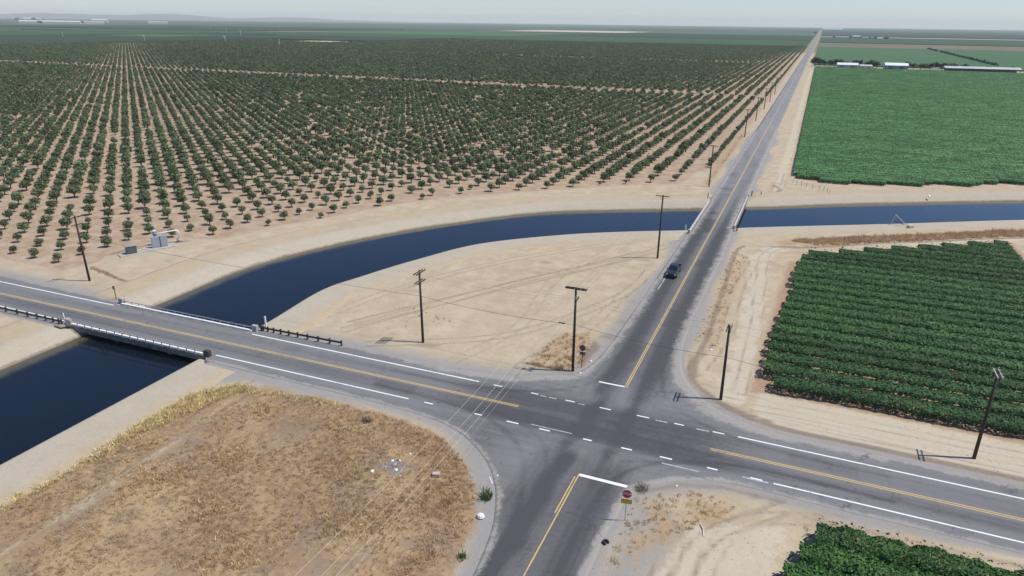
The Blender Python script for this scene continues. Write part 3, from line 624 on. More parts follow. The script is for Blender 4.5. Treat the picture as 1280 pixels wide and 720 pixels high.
keep = (osd > .6) & ~((TP[:, 1] > 408) & (TP[:, 1] < 427)) & ~((TP[:, 1] > 858) & (TP[:, 1] < 884)) & (poly_sd(TP, [(-1010, 1150), (-890, 1165), (-880, 1300), (-1010, 1300)]) < 0)
keep &= RNG.random(len(TP)) > .012
TP = TP[keep]; osd = osd[keep]
dirc = np.array([CR[0][2] * -1, CR[1][2] * -1]); rel = TP - np.array([CAMP.x, CAMP.y])
vis = np.array([inview((x, y, 1.5), 50, 40) for x, y in TP]); TP = TP[vis]; osd = osd[vis]
dist = np.hypot(TP[:, 0] - CAMP.x, TP[:, 1] - CAMP.y)
young = np.clip(1 - osd / 30, 0, 1) * np.clip((60 - (TP[:, 0] + 60)) / 120 + .2, .25, 1)
west = np.clip((-60 - TP[:, 0]) / 40, 0, 1); young = np.clip(1 - osd / (12 + 34 * west), 0, 1) ** .7
tsc = (1.30 - .54 * young) * RNG.normal(1, .10, len(TP)).clip(.75, 1.22); tsc = np.where(RNG.random(len(TP)) < .06, tsc * RNG.uniform(.45, .8, len(TP)), tsc)
tz = tsc * RNG.normal(.94, .06, len(TP)); trot = RNG.uniform(0, 6.28, len(TP))
order = np.argsort(dist); near, rest = order[:300], order[300:]
tl = 'small round orchard tree on bare soil, among the nearest of the grid across the canal'
proto_tree = None
for k, i in enumerate(near):
    v = int(RNG.integers(TV)); o = empty('orchard_tree', (TP[i, 0], TP[i, 1], max(-.1, zat(*TP[i]))), trot[i]); o.scale = (tsc[i], tsc[i], tz[i])
    tag(o, tl, 'tree', 'nearest trees of the orchard grid')
    for nm, me in (('crown', crowns[v]), ('trunk', trunks[v])):
        ch = bpy.data.objects.new(nm, me); COL.objects.link(ch); ch.parent = o
dr = dist[rest]; pk = RNG.integers(0, 4, len(rest)) + np.where(dr > 420, 4, 0)
scatter('orchard_trees', np.column_stack([TP[rest], np.full(len(rest), -.06)]), np.column_stack([0 * dr, 0 * dr, trot[rest]]), np.column_stack([tsc[rest], tsc[rest], tz[rest]]), pk, mid_p + far_p,
        'dark green orchard of round trees in a grid reaching far back across the canal', 'orchard')

# ------------------------------------------------------------------ vine rows
def vine_foliage(name, L, h0, h1, w, dens, size, mat, seed, wob=.25, jit=.4):
    rng = np.random.default_rng(seed); n = int(L * dens); t = rng.uniform(0, L, n)
    ph = rng.uniform(0, 6.28, 4); bulge = 1 + wob * (np.sin(t * 1.9 + ph[0]) * .4 + np.sin(t * .83 + ph[1]) * .35 + np.sin(t * 4.1 + ph[2]) * .3)
    a = rng.uniform(-.2 * math.pi, 1.2 * math.pi, n); r = rng.uniform(.45, 1, n) ** .5
    cy = np.cos(a) * r * w / 2 * bulge; zc = h0 + (h1 - h0) * .45; cz = zc + np.sin(a) * r * (h1 - h0) * .55 * bulge
    drop = rng.random(n) < .10; cz = np.where(drop, rng.uniform(h0 * .55, h0 * 1.1, n), cz); cy = np.where(drop, np.sign(cy) * w * .42, cy)
    up = rng.random(n) < .02 * (wob > .1); cz = np.where(up, h1 + rng.uniform(0, .25, n), cz)
    pts = np.stack([t, cy + np.sin(t * .31 + ph[3]) * .12, cz], 1); nor = np.stack([0 * a, np.cos(a), np.sin(a) + .55], 1)
    V, Fq = leafcloud(pts, nor, size, rng=rng, jit=jit); return np_mesh(name, V, Fq, mat)
vt_rng = random.Random(3); VT = []
for i in range(5):
    a_ = vt_rng.uniform(-.1, .1); VT.append(MB().tube([(0, a_ * .3, -.15), (a_, a_, .55), (vt_rng.uniform(-.1, .1), 0, 1.1)], [.06, .045, .05], 5).mesh('trunk', M['bark'], True))
VP = MB().tube([(0, 0, -.2), (0, 0, 1.75)], .045, 6).mesh('trellis_post', M['guard_wood'], True)
VB = MB().tube([(-1.1, 0, -.1), (0, 0, 1.3)], .05, 6).mesh('end_brace', M['guard_wood'], True)
def vine_wood(o, L, full):
    def put(nm, me, x_):
        c_ = bpy.data.objects.new(nm, me); COL.objects.link(c_); c_.parent = o; c_.location = (x_, 0, 0)
    put('end_brace', VB, .1)
    for i, x_ in enumerate(np.arange(.4, L, 2.1) if full else (.4, 2.5)): put('trunk', VT[i % 5], x_ + vt_rng.uniform(-.15, .15))
    for x_ in (np.arange(.1, L, 6.2) if full else (.1,)): put('trellis_post', VP, x_)
ordw = ['first', 'second', 'third', 'fourth', 'fifth', 'sixth', 'seventh', 'eighth', 'ninth', 'tenth', 'eleventh', 'twelfth', 'thirteenth', 'fourteenth', 'fifteenth', 'sixteenth', 'seventeenth', 'eighteenth', 'nineteenth', 'twentieth', 'twenty-first', 'twenty-second', 'twenty-third', 'twenty-fourth', 'twenty-fifth', 'twenty-sixth', 'twenty-seventh']
k = 0; yv = 16.4
while yv < 104:
    xs = np.arange(12, 66, .25); ins = poly_sd(np.column_stack([xs, np.full(len(xs), yv)]), VINE_E) > 0
    if ins.any():
        xa, xb = xs[ins][0] + random.uniform(-.4, .3), xs[ins][-1]
        if k == 0: xa += 2.0
        if xb - xa > 1.5:
            o = empty('grapevine_row', (xa, yv, max(-.1, zat(xa + 2, yv))))
            tag(o, f'trellised green vine row across the road, {ordw[min(k, 26)]} from the highway in the eastern vine block', 'vine row', 'vine rows of the eastern block')
            L = xb - xa
            fo = vine_foliage('foliage', L, .9, 1.98 + random.uniform(-.08, .1), 2.7, 360, .23, M['vine_leaf'], 500 + k, .13, .32); fo = bpy.data.objects.new('foliage', fo); COL.objects.link(fo); fo.parent = o
            vine_wood(o, L, k < 2)
            k += 1
    yv += 3.5
south = [(22.9, -12.9), (21.6, -16.1), (20.4, -19.4), (19.6, -22.7)]
sl = ['bright green vine row beside the highway shoulder, its top edge in full sun', 'bright green vine row directly behind the one along the highway shoulder', 'bright green vine row third from the highway shoulder in the corner', 'bright green vine row innermost in the corner block']
for k, (xa, yv) in enumerate(south):
    o = empty('grapevine_row', (xa, yv, max(-.12, zat(xa, yv)))); L = 66 - xa
    tag(o, sl[k], 'vine row', 'vine rows of the southern corner')
    fo = bpy.data.objects.new('foliage', vine_foliage('foliage', L, .45, 1.85, 3.2, 700, .20, M['near_vine_leaf'], 700 + k, .28, .5)); COL.objects.link(fo); fo.parent = o
    vine_wood(o, L, k == 0)
segs = [proto('vine_source', vine_foliage('vine_source', 8.4, .5, 1.7, 3.6, 130, .45, M['far_vine_leaf'], 800 + i, .05, .22)) for i in range(6)]
pts = []
for yv in np.arange(158.5, 822, 3.3):
    for xv in [14.8] + list(np.arange(14.8 + random.uniform(.5, 8), 400, 8)):
        if inpoly(xv + .6, yv, FARV) and inview((xv + 4, yv, 1), 120, 60): pts.append((xv, yv, -.06))
pts = np.array(pts); n = len(pts)
scatter('vineyard', pts, np.column_stack([np.zeros((n, 2)), RNG.normal(0, .01, n)]), np.column_stack([np.ones(n), RNG.normal(1, .03, n), RNG.normal(1, .025, n)]), RNG.integers(0, 6, n), segs,
        'dense bright green vineyard field beyond the canal, right of the straight road', 'vineyard')

# ------------------------------------------------------------------ dry grass and brush
def tuft(name, n, h, sp, w, mat, seed):
    rng = np.random.default_rng(seed); V = []; Fq = []
    for i in range(n):
        a = rng.uniform(0, 6.28); r = sp * rng.random() ** .5; b = np.array([math.cos(a) * r, math.sin(a) * r, -.03]); d = rng.normal(0, .45, 2); hh = h * rng.uniform(.5, 1.1)
        tt = b + np.array([d[0] * hh, d[1] * hh, hh]); s = rng.normal(size=2); s = s / np.linalg.norm(s) * w
        k_ = len(V); V += [b - [s[0], s[1], 0], b + [s[0], s[1], 0], tt + np.array([s[0], s[1], 0]) * .5, tt - np.array([s[0], s[1], 0]) * .5]; Fq.append((k_, k_ + 1, k_ + 2, k_ + 3))
    return proto(name, np_mesh(name, V, Fq, mat))
def rand_in(poly, n, seed, dens=None):
    rng = np.random.default_rng(seed); a = np.array(poly); lo, hi = a.min(0), a.max(0); out = np.zeros((0, 2))
    while len(out) < n:
        p = rng.uniform(lo, hi, (n * 3, 2)); out = np.vstack([out, p[poly_sd(p, poly) > .15]])
    return out[:n]
def grassy(name, pts, protos, lo, hi, label, cat, seed):
    rng = np.random.default_rng(seed); n = len(pts); z = np.maximum(ground_z(pts), -.3); s = rng.uniform(lo, hi, n)
    return scatter(name, np.column_stack([pts, z]), np.column_stack([np.zeros((n, 2)), rng.uniform(0, 6.28, n)]), np.column_stack([s, s, s * rng.uniform(.6, 1.2, n)]), rng.integers(0, len(protos), n), protos, label, cat)
straw = [tuft('straw_source', 12, .26, .22, .028, M['straw'], i) for i in range(4)]
GV = [p for p in GRASS]; GV = [(x, max(y, -52)) for x, y in GV]
gp = rand_in(GV, 20000, 3)
nz = np.sin(gp[:, 0] * .35 + 1) * np.sin(gp[:, 1] * .41) + np.sin(gp[:, 0] * .11 - gp[:, 1] * .17) * .6 + RNG.normal(0, .6, len(gp))
gp = gp[(nz > -.12) & (np.abs(line_dist(gp, [(-42.3, -60), (-42.1, -39), (-41.8, -34.4), (-41.8, -27), (-43.2, -20), (-46, -9)]) - .85) > .5)]
grassy('dry_grass', gp, straw, .4, 1.05, 'dry golden brown grass covering the corner lot beside the canal', 'dry grass', 5)
rim = np.vstack([rand_in([(-31, -9.5), (-22.5, -9.9), (-16.2, -11.4), (-11.8, -14.8), (-9.2, -18.4), (-7.6, -22), (-6.7, -26), (-6.4, -44), (-9.5, -44), (-10.5, -24), (-15, -16.5), (-22, -13), (-31, -12)], 900, 51)])
grassy('dry_brush', rim, [tuft('rim_source', 12, .3, .3, .03, M['brown_straw'], 60 + i) for i in range(3)], .5, 1.25, 'darker brown dry weeds along the road rim of the corner lot', 'dry weeds', 52)
clump_c = np.array([(-38, -16), (-34, -24), (-27, -14), (-22, -22), (-30, -32), (-16, -28), (-12, -22), (-38, -30), (-24, -36), (-46, -26)]); cl = np.vstack([c_ + RNG.normal(0, 1.7, (150, 2)) for c_ in clump_c])
grassy('dry_grass', cl[poly_sd(cl, GRASS) > .5], [tuft('clump_source', 14, .34, .3, .03, M['yellow_straw'] if i == 0 else M['straw'], 70 + i) for i in range(3)], .5, 1.2, 'paler straw patches of taller dead grass within the corner lot', 'dry grass', 53)
yst = [tuft('yellow_source', 14, .55, .3, .04, M['yellow_straw'], 20 + i) for i in range(3)]
yp = np.vstack([rand_in([(-49.6, -40), (-47.9, -40), (-47.6, -22), (-45.4, -13), (-43, -10.6), (-46.2, -10.8), (-49.6, -16)], 300, 6), rand_in([(-49.6, -24), (-47.2, -24), (-44.6, -13.5), (-43, -10.8), (-46.4, -11), (-49.6, -15)], 620, 66), rand_in([(-46.2, -10.8), (-30, -9.6), (-30, -10.6), (-45, -12.6)], 60, 7)])
grassy('yellow_grass', yp, yst, .5, 1.15, 'pale yellow tall grass fringe where the corner lot meets the canal track', 'dry grass', 8)
bst = [tuft('brush_source', 22, .65, .42, .045, M['brown_straw'], 30 + i) for i in range(3)]
bp = rand_in([(16.6, 88.5), (40, 103.2), (68, 121.8), (110, 146), (112, 140.8), (68, 115.4), (40, 97.6), (22, 86)], 3600, 9)
grassy('dry_brush', bp, bst + straw[:2], .5, 1.25, 'brown dry brush along the berm between the eastern vines and the canal', 'dry brush', 10)
wp = np.vstack([rand_in([(-14, 10.6), (-14.2, 17), (-12.6, 21), (-9, 23.8), (-7.4, 19.8), (-7, 10.8)], 170, 12), rand_in([(-14.5, 9.6), (-8, 9.6), (-8, 10.4), (-14.5, 10.4)], 60, 13)])
grassy('roadside_weeds', wp, bst + straw, .3, .9, 'brown and straw weeds around the pole on the northwest corner', 'weeds', 14)
sp_ = np.vstack([rand_in([(6.3, -12.9), (9.5, -10.2), (13.6, -9), (16, -10.5), (14, -14), (10, -18), (7, -24), (6, -22)], 150, 15), rand_in([(22, -10.7), (40, -10.1), (62, -10.0), (62, -11.2), (22, -11.7)], 260, 16), rand_in([(-8.8, 140), (-7.4, 140), (-7.6, 250), (-9.4, 250)], 160, 17), rand_in([(5.8, 26), (9.5, 26), (9.5, 74), (5.8, 74)], 160, 18), rand_in([(-38, 12), (-30, 18), (-34, 24), (-42, 20)], 24, 19), rand_in([(-104, 13), (-92, 10.4), (-92, 11.2), (-103, 14.2)], 80, 21)])
grassy('verge_weeds', sp_, straw, .5, 1.3, 'sparse dry weeds on the sandy road verges', 'weeds', 22)

# ------------------------------------------------------------------ utility poles and wires
def pole(loc, h, arms, lean=(0, 0), label='', light=False, r=.2):
    o = empty('utility_pole', loc); tag(o, label, 'utility pole', 'wooden utility poles along both roads')
    top = lambda z: (lean[0] * z / h, lean[1] * z / h, z)
    MB().tube([(0, 0, -.4), top(h * .5), top(h)], [r, r * .86, r * .7], 10).build('pole_shaft', M['pole_wood'], o, True)
    for zoff, axis_, L, dbl in arms:
        z = h - zoff; c_ = top(z); d = Vector((1, 0, 0)) if axis_ == 'x' else Vector((0, 1, 0)); mb = MB(); pr = d.cross(Vector((0, 0, 1)))
        for s in ((-1, 1) if dbl else (1,)):
            p = Vector(c_) + pr * s * (r * .8 + .06); mb.box(p, (L, .11, .14) if axis_ == 'x' else (.11, L, .14))
        ca = mb.build('crossarm', M['pole_wood_light'] if light else M['pole_wood'], o)
        for t in (-.46, -.22, .22, .46):
            p = Vector(c_) + d * L * t + pr * (r * .8 + .06)
            mi = MB().tube([p + Vector((0, 0, .07)), p + Vector((0, 0, .2)), p + Vector((0, 0, .24)), p + Vector((0, 0, .3))], [.025, .05, .07, .03], 7); mi.build('insulator', M['ceramic'], ca, True)
        if not dbl:
            for s in (-1, 1):
                b_ = MB().tube([Vector(c_) + d * s * L * .28 + pr * .1, Vector(top(z - .75)) + pr * .12], .022, 5); b_.build('arm_brace', M['pole_wood'], o)
    return o
P1 = pole((-97.4, 8.4, -.06), 12.0, [(.3, 'y', 2.6, False), (1.6, 'y', 2.2, False)], (-.35, 0), 'leaning dark wooden pole at left, between the highway and the orchard')
P2 = pole((-30.6, 10.0, -.06), 11.2, [(.3, 'y', 2.6, True), (1.7, 'y', 2.4, True)], (-.2, 0), 'wooden pole standing alone in the sandy lot, with pale fittings below its top')
P3 = pole((-7.7, 10.2, -.06), 12.1, [(.15, 'x', 2.9, True), (1.6, 'y', 1.3, False)], (-.1, .1), 'wooden pole with wide dark crossarm in the weeds at the crossing corner')
P4 = pole((-7.2, 63.6, -.06), 13.0, [(.2, 'x', 2.6, False)], (0, .1), 'tall wooden pole on the near canal bank beside the grey vehicle')
P5 = pole((-7.2, 136.7, -.06), 12.0, [(.2, 'x', 2.6, False)], (0, 0), 'wooden pole just beyond the road bridge, at the orchard edge')
P6 = pole((11.7, 10.5, -.06), 10.2, [(.4, 'y', 2.4, True)], (-.1, 0), 'plain wooden pole on the northeast corner, casting a shadow onto the asphalt')
P7 = pole((38.9, 8.6, -.06), 10.6, [(.25, 'y', 2.4, True)], (0, 0), 'wooden pole with pale double crossarm in front of the eastern vines', True)
for i, (yy, lb) in enumerate([(189, 'first distant wooden pole past the bridge along the orchard rows'), (242.4, 'second distant wooden pole past the bridge along the orchard rows'), (298, 'third distant wooden pole past the bridge along the orchard rows'), (353.4, 'fourth distant wooden pole past the bridge along the orchard rows'), (401.4, 'fifth distant wooden pole past the bridge by the orchard track'), (451, 'sixth distant wooden pole past the bridge, farthest of the line')]):
    if i == 0: continue
    pole((-7.1, yy, -.06), 11.5, [(.2, 'x', 2.4, False)], (0, 0), lb)
def wire(pts, sag, r, mat, label, n=18, group=None):
    mb = MB(); run = []
    for a, b_ in zip(pts[:-1], pts[1:]):
        a = Vector(a); b_ = Vector(b_)
        for i in range(n if b_ == Vector(pts[-1]) else n - 1):
            t = i / (n - 1); p = a.lerp(b_, t); p.z -= sag * 4 * t * (1 - t); run.append(p)
    o = mb.tube(run, r, 5).build('overhead_wire', mat, None, True)
    tag(o, label, 'wire', group); return o
zs = 12.1 + .2
for xo, lb in ((-1.33, 'bare wire crossing the dry grass corner, leftmost of the strands'), (-.1, 'bare wire crossing the dry grass corner, second strand from the left'), (.75, 'bare wire crossing the dry grass corner, third strand from the left'), (1.33, 'faint bare wire crossing the asphalt beside the dry grass corner, rightmost strand')):
    x_ = -7.8 + xo; dx = {-1.33: .1, -.1: .45, .75: .45, 1.33: .5}[xo]
    wire([(x_, 10.3, zs - .3), (x_ + dx, -58, 12.0)], 1.5, .013 if xo != 1.33 else .008, M['wire_light'], lb)
    wire([(x_, 10.3, zs - .3), (-7.2 + xo * .9, 63.6, 13.0), (-7.2 + xo * .9, 136.7, 12.0)], .9, .007, M['wire'], lb.replace('crossing the dry grass corner', 'running north over the sandy lot').replace('crossing the asphalt beside the dry grass corner', 'running north beside the canal road'))
zc = 7.0
wire([(-97.5, 8.3, 8.2), (-30.7, 9.9, 7.3), (-7.75, 10.1, 6.9), (11.65, 10.4, 5.9), (38.9, 8.5, 5.6), (80, 8.2, 6.5)], .45, .022, M['wire'], 'dark low cable strung between the poles along the north side of the highway')
sp2 = MB().tube([(-9.9, 10.1, 6.82), (-9.1, 10.1, 6.82)], .09, 7).build('cable_splice', M['black']); tag(sp2, 'small dark splice case hanging on the low cable beside the corner pole', 'splice case')
for yo, lb in ((-1.1, 'thin high wire along the highway poles, nearest to the pavement'), (1.1, 'thin high wire along the highway poles, farthest from the pavement')):
    wire([(-97.7, 8.4 + yo, 11.8), (-30.8, 10 + yo, 11.1), (-7.8, 10.2 + yo * .3, 10.6), (11.6, 10.5 + yo, 9.9), (38.9, 8.6 + yo, 10.5), (85, 8.3 + yo, 10.5)], .6, .006, M['wire'], lb)

# ------------------------------------------------------------------ signs
def octagon(mb, c, r, th, y0): 
    vs = [(c[0] + r * math.cos(R(22.5 + 45 * i)), y0, c[1] + r * math.sin(R(22.5 + 45 * i))) for i in range(8)]
    vs2 = [(x, y0 + th, z) for x, _, z in vs]
    mb.add(vs + vs2, [tuple(range(8)), tuple(reversed(range(8, 16)))] + [(i, (i + 1) % 8, 8 + (i + 1) % 8, 8 + i) for i in range(8)]); return mb
def text_mesh(txt, size, mat, name):
    cu = bpy.data.curves.new(name, 'FONT'); cu.body = txt; cu.size = size; cu.align_x = 'CENTER'; cu.align_y = 'CENTER'; cu.extrude = .002
    o = bpy.data.objects.new(name, cu); COL.objects.link(o); dg = bpy.context.evaluated_depsgraph_get(); dg.update()
    me = bpy.data.meshes.new_from_object(o.evaluated_get(dg)); COL.objects.unlink(o); bpy.data.objects.remove(o)
    me.materials.clear(); me.materials.append(mat); return me
st = empty('stop_sign', (6.25, -16.9, -.05), R(12)); tag(st, 'red octagonal stop sign with a yellow plate below it on the near corner', 'road sign')
MB().box((0, .03, 1.75), (.07, .05, 3.6)).build('sign_post', M['galv'], st)
fc = octagon(MB(), (0, 3.12), .50, .012, -.02).build('sign_plate', M['white'], st)
octagon(MB(), (0, 3.12), .46, .006, -.0275).build('red_face', M['red'], fc)
tx = bpy.data.objects.new('lettering', text_mesh('STOP', .40, M['white'], 'lettering')); COL.objects.link(tx); tx.parent = fc; tx.location = (0, -.031, 3.12); tx.rotation_euler = (R(90), 0, 0)
yp_ = MB().box((0, -.014, 2.28), (1.0, .012, .50), 0).build('warning_plate', M['yellow'], st)
MB().box((0, -.0215, 2.505), (.98, .003, .02)).box((0, -.0215, 2.055), (.98, .003, .02)).box((-.48, -.0215, 2.28), (.02, .003, .43)).box((.48, -.0215, 2.28), (.02, .003, .43)).build('plate_border', M['black'], yp_)
sb = empty('stop_sign', (-6.9, 11.7, -.05), R(184)); tag(sb, 'octagonal road sign seen from its dull grey back, beside the corner pole', 'road sign')
MB().box((0, .05, 1.75), (.08, .06, 3.6)).build('sign_post', M['guard_wood'], sb)
b1 = octagon(MB(), (0, 3.0), .46, .012, -.02).build('sign_plate', M['sign_back'], sb)
octagon(MB(), (0, 3.0), .43, .004, -.0255).build('red_face', M['red'], b1)
tx = bpy.data.objects.new('lettering', text_mesh('STOP', .36, M['white'], 'lettering')); COL.objects.link(tx); tx.parent = b1; tx.location = (0, -.028, 3.0); tx.rotation_euler = (R(90), 0, 0)
MB().box((0, -.01, 2.2), (.8, .012, .45)).build('lower_plate', M['sign_back'], sb)

# ------------------------------------------------------------------ bridges and guardrails
hb = empty('highway_bridge', (-69.5, -1.4, 0)); tag(hb, 'low concrete highway bridge with white kerbs over the canal at left', 'bridge')
def loc(o, x, y, z): return (x - o.location.x, y - o.location.y, z - o.location.z)
yS, yN = -6.05 - .43, 3.55 - .43
d = MB(); d.prism([loc(hb, x, y, 0)[:2] for x, y in [(-83.4, yS + .0), (-55.2, yS + .22), (-55.2, yN + .22), (-83.4, yN)]], -.85, .03); d.build('deck', M['concrete_dark'], hb)
d = MB()
for yy, rz in ((yS + .35, 0), (yN - .35, 0)):
    pts = [loc(hb, -82.7, yy - .08, .13), loc(hb, -55.9, yy + .12, .13)]
    a, b_ = Vector(pts[0]), Vector(pts[1]); d.box((a + b_) / 2, ((b_ - a).length, .34, .26), math.atan2(b_.y - a.y, b_.x - a.x))
d.build('kerb', M['concrete_white'], hb, bevel=.03)
for yy, mt, hh in ((yS + .02, 'concrete', .62), (yN + .05, 'galv', .42)):
    a, b_ = Vector(loc(hb, -82.7, yy - .08, hh + .1)), Vector(loc(hb, -55.9, yy + .12, hh + .1)); rl = MB(); rl.box((a + b_) / 2, ((b_ - a).length, .10, .10), math.atan2(b_.y - a.y, b_.x - a.x))
    rr = rl.build('railing', M[mt], hb, bevel=.015)
    for t in np.linspace(.01, .99, 18):
        p = a.lerp(b_, t); MB().box((p.x, p.y, p.z / 2 + .02), (.10, .09, p.z + .0)).build('baluster', M[mt], rr)
for xx, yy, mt in ((-55.6, yS + .3, 'guard_wood'), (-83.0, yS + .15, 'concrete'), (-55.6, yN + .15, 'concrete'), (-83.0, yN - .1, 'concrete')):  # southeast post is concrete; its shade is painted with the dark wood colour
    MB().box(loc(hb, xx, yy, .42), (.9, .55, 1.05)).build('end_post', M[mt], hb, bevel=.03)
for xx in (-74, -63.5):
    MB().box(loc(hb, xx, -1.5, -2.1), (.6, 8.6, 2.5)).build('pier', M['concrete_dark'], hb)

nb = empty('road_bridge', (0, 104, 0)); tag(nb, 'concrete bridge with white parapets carrying the straight road over the canal', 'bridge')
MB().prism([loc(nb, x, y, 0)[:2] for x, y in [(-4.75, 83.5), (4.75, 90), (4.75, 127), (-4.75, 121)]], -.85, .03).build('deck', M['concrete_dark'], nb)
for xx, ya, yb_ in ((-4.45, 85.0, 119.0), (4.45, 93.0, 126.5)):
    pb = MB(); L = yb_ - ya; pb.box(loc(nb, xx, (ya + yb_) / 2, .56), (.2, L, .16)); pb.box(loc(nb, xx, (ya + yb_) / 2, .13), (.3, L, .2))
    for yy in np.arange(ya + .3, yb_, 2.1): pb.box(loc(nb, xx, yy, .36), (.16, .28, .3))
    pb.build('parapet', M['parapet_dull'], nb, bevel=.02)
    for yy in (ya - .3, yb_ + .3): MB().box(loc(nb, xx, yy, .35), (.5, .5, .95)).build('end_post', M['concrete'], nb, bevel=.03)
MB().box(loc(nb, 0, 104.5, -2.1), (8.2, .6, 2.5), R(30)).build('pier', M['concrete_dark'], nb)

def guardrail(a, b_, n, label, dense_end=True):
    o = empty('guardrail', (*a, 0), math.atan2(b_[1] - a[1], b_[0] - a[0])); tag(o, label, 'guardrail', None); L = math.hypot(b_[0] - a[0], b_[1] - a[1])
    MB().box((L / 2, 0, .62), (L, .08, .30)).build('rail', M['guard_wood'], o, bevel=.02)
    ts = [(i / (n - 1)) ** 1.5 for i in range(n)]
    for t in ts: MB().box((min(L - .1, max(.1, t * L)), .16 if b_[0] > a[0] else -.16, .32), (.2, .2, 1.1)).build('post', M['guard_wood'], o)
    return o
guardrail((-54.9, 3.55), (-40.6, 4.0), 11, 'dark wooden guardrail leading off the bridge along the sandy lot')
guardrail((-83.9, -6.95), (-112, -7.35), 13, 'dark wooden guardrail at the left edge above the sandy canal bank')
mk = []
def marker(loc_, h, mat, label, name='marker_post', w=.12, plate=None):
    o = empty(name, loc_); tag(o, label, 'marker post'); MB().box((0, 0, h / 2 - .1), (w, w, h + .2)).build('post', M[mat], o)
    if plate: MB().box((0, -.09, h - .25), plate).build('plate', M['white' if mat == 'white' else 'sign_back'], o)
    return o
marker((-84.4, -6.0, 0), 1.5, 'white', 'slim white marker post at the west end of the highway bridge', w=.14)
marker((-55.0, 4.9, -.05), 1.9, 'concrete_white', 'pale marker post where the guardrail meets the highway bridge', w=.2)
marker((-85.4, 3.9, -.05), 2.4, 'guard_wood', 'small dark sign on a thin post beside the northwest bridge end', w=.09, plate=(.5, .03, .65))
marker((-5.3, 120.6, -.05), 1.6, 'guard_wood', 'dark post at the far left end of the road bridge', w=.2)
marker((-5.5, 86.6, -.05), 1.3, 'concrete_white', 'pale stubby post at the near left end of the road bridge', w=.22)
marker((5.3, 91.2, -.05), 1.5, 'guard_wood', 'dark post at the near right end of the road bridge', w=.25)
marker((5.3, 129.5, -.05), 1.5, 'guard_wood', 'dark post at the far right end of the road bridge', w=.25)
marker((7.6, 131.5, -.05), 1.1, 'guard_wood', 'short dark post standing apart on the sand beyond the road bridge', w=.2)
wb = MB().box((50.8, 149.9, .15), (.45, .7, .3), R(30), M=Matrix.Rotation(R(30), 4, 'Z') @ Matrix.Rotation(R(28), 4, 'X')); tag(wb.build('concrete_block', M['white'], None, bevel=.04), 'bright white block lying on the far canal bank below the green vineyard', 'block')
gt = empty('wire_fence', (14.0, 150.5, -.05)); tag(gt, 'short fence of thin uneven posts on the sand near the vineyard corner', 'fence')
fp = [(15.2, 152.0), (16.3, 150.2), (17.6, 148.9), (19.0, 147.4), (20.6, 146.3), (22.4, 145.3), (23.6, 144.2), (24.6, 142.6), (25.2, 141.2)]
for x_, y_ in fp: MB().tube([loc(gt, x_, y_, -.1), loc(gt, x_ + random.uniform(-.1, .1), y_, 1.3 + random.uniform(-.2, .3))], .05, 6).build('post', M['guard_wood'], gt)
for z_ in (.6, 1.1): MB().tube([loc(gt, x_, y_, z_) for x_, y_ in fp], .012, 4).build('strand', M['wire'], gt)

# timber frame on the near bank of the eastern canal
tf = empty('timber_frame', (39.8, 112.0, .05), R(20)); tag(tf, 'bleached broken timber frame leaning on the near bank of the eastern canal', 'timber frame')
MB().tube([(-1.0, 1.5, -.6), (-.6, .6, 2.6)], .09, 6).build('upright', M['bare_wood'], tf); MB().tube([(-.6, .6, 2.5), (1.8, -.4, .3)], .08, 6).build('brace', M['bare_wood'], tf); MB().tube([(-.6, 1.0, .8), (1.4, -.3, .35)], .07, 6).build('brace', M['guard_wood'], tf); MB().box((2.2, -1.6, .35), (1.3, .9, .6), R(15)).build('crate', M['bare_wood'], tf, bevel=.03)

# ------------------------------------------------------------------ pump station
pd = MB().prism([(-105.5, 20.8), (-103.6, 20.0), (-99.6, 30.2), (-101.8, 31.2), (-103.6, 29.6)], -.1, .14).build('concrete_pad', M['concrete'], bevel=.03); tag(pd, 'pale concrete pad under the pump station at the orchard edge', 'concrete slab')
cb = empty('control_cabinet', (-103.7, 22.6, .14), R(62)); tag(cb, 'low dark green steel cabinet on the concrete pad left of the pump', 'cabinet')
MB().box((0, 0, .75), (1.9, 1.0, 1.5)).build('body', M['cab_dark'], cb, bevel=.03); MB().box((0, -.515, .75), (1.6, .03, 1.2)).build('door', M['cab_dark'], cb); MB().box((0, 0, 1.54), (2.05, 1.15, .08)).build('lid', M['cab_grey'], cb, bevel=.02)
eb = empty('switch_cabinet', (-102.0, 28.0, .14), R(58)); tag(eb, 'tall light grey electrical cabinet beside the white pump pipe', 'cabinet')
MB().box((0, 0, 1.15), (3.0, .55, 2.3)).build('body', M['cab_grey'], eb, bevel=.03)
for xx, w_ in ((-.78, 1.3), (.85, 1.15)): MB().box((xx, -.29, 1.2), (w_, .03, 1.95)).build('door', M['cab_grey'], eb, bevel=.01)
MB().box((.12, -.285, 1.15), (.2, .05, 2.2)).build('seam_panel', M['cab_dark'], eb)
pm = empty('water_pump', (-104.2, 29.0, .05), R(58)); tag(pm, 'white irrigation pump with a motor on top and a long elbowed discharge pipe', 'pump')
MB().tube([(0, 0, 0), (0, 0, 1.6)], .28, 12).build('pump_column', M['cab_grey'], pm, True)
MB().tube([(0, 0, 1.6), (0, 0, 2.7), (0, 0, 2.85)], [.36, .36, .22], 12).build('motor', M['blue_motor'], pm, True); MB().tube([(0, 0, 2.85), (0, 0, 3.05)], [.40, .30], 12).build('motor_cap', M['white'], pm, True)
MB().tube([(-.2, 0, 1.1), (-1.4, 0, 1.1)], .14, 10).build('inlet_stub', M['white_pipe'], pm, True)
MB().tube([(.2, 0, 2.2), (1.5, 0, 2.32), (3.0, -.2, 2.45), (3.9, -.3, 2.52), (4.3, -.34, 2.4), (4.5, -.36, 2.1), (4.5, -.36, .0)], .15, 12).build('discharge_pipe', M['white_pipe'], pm, True)
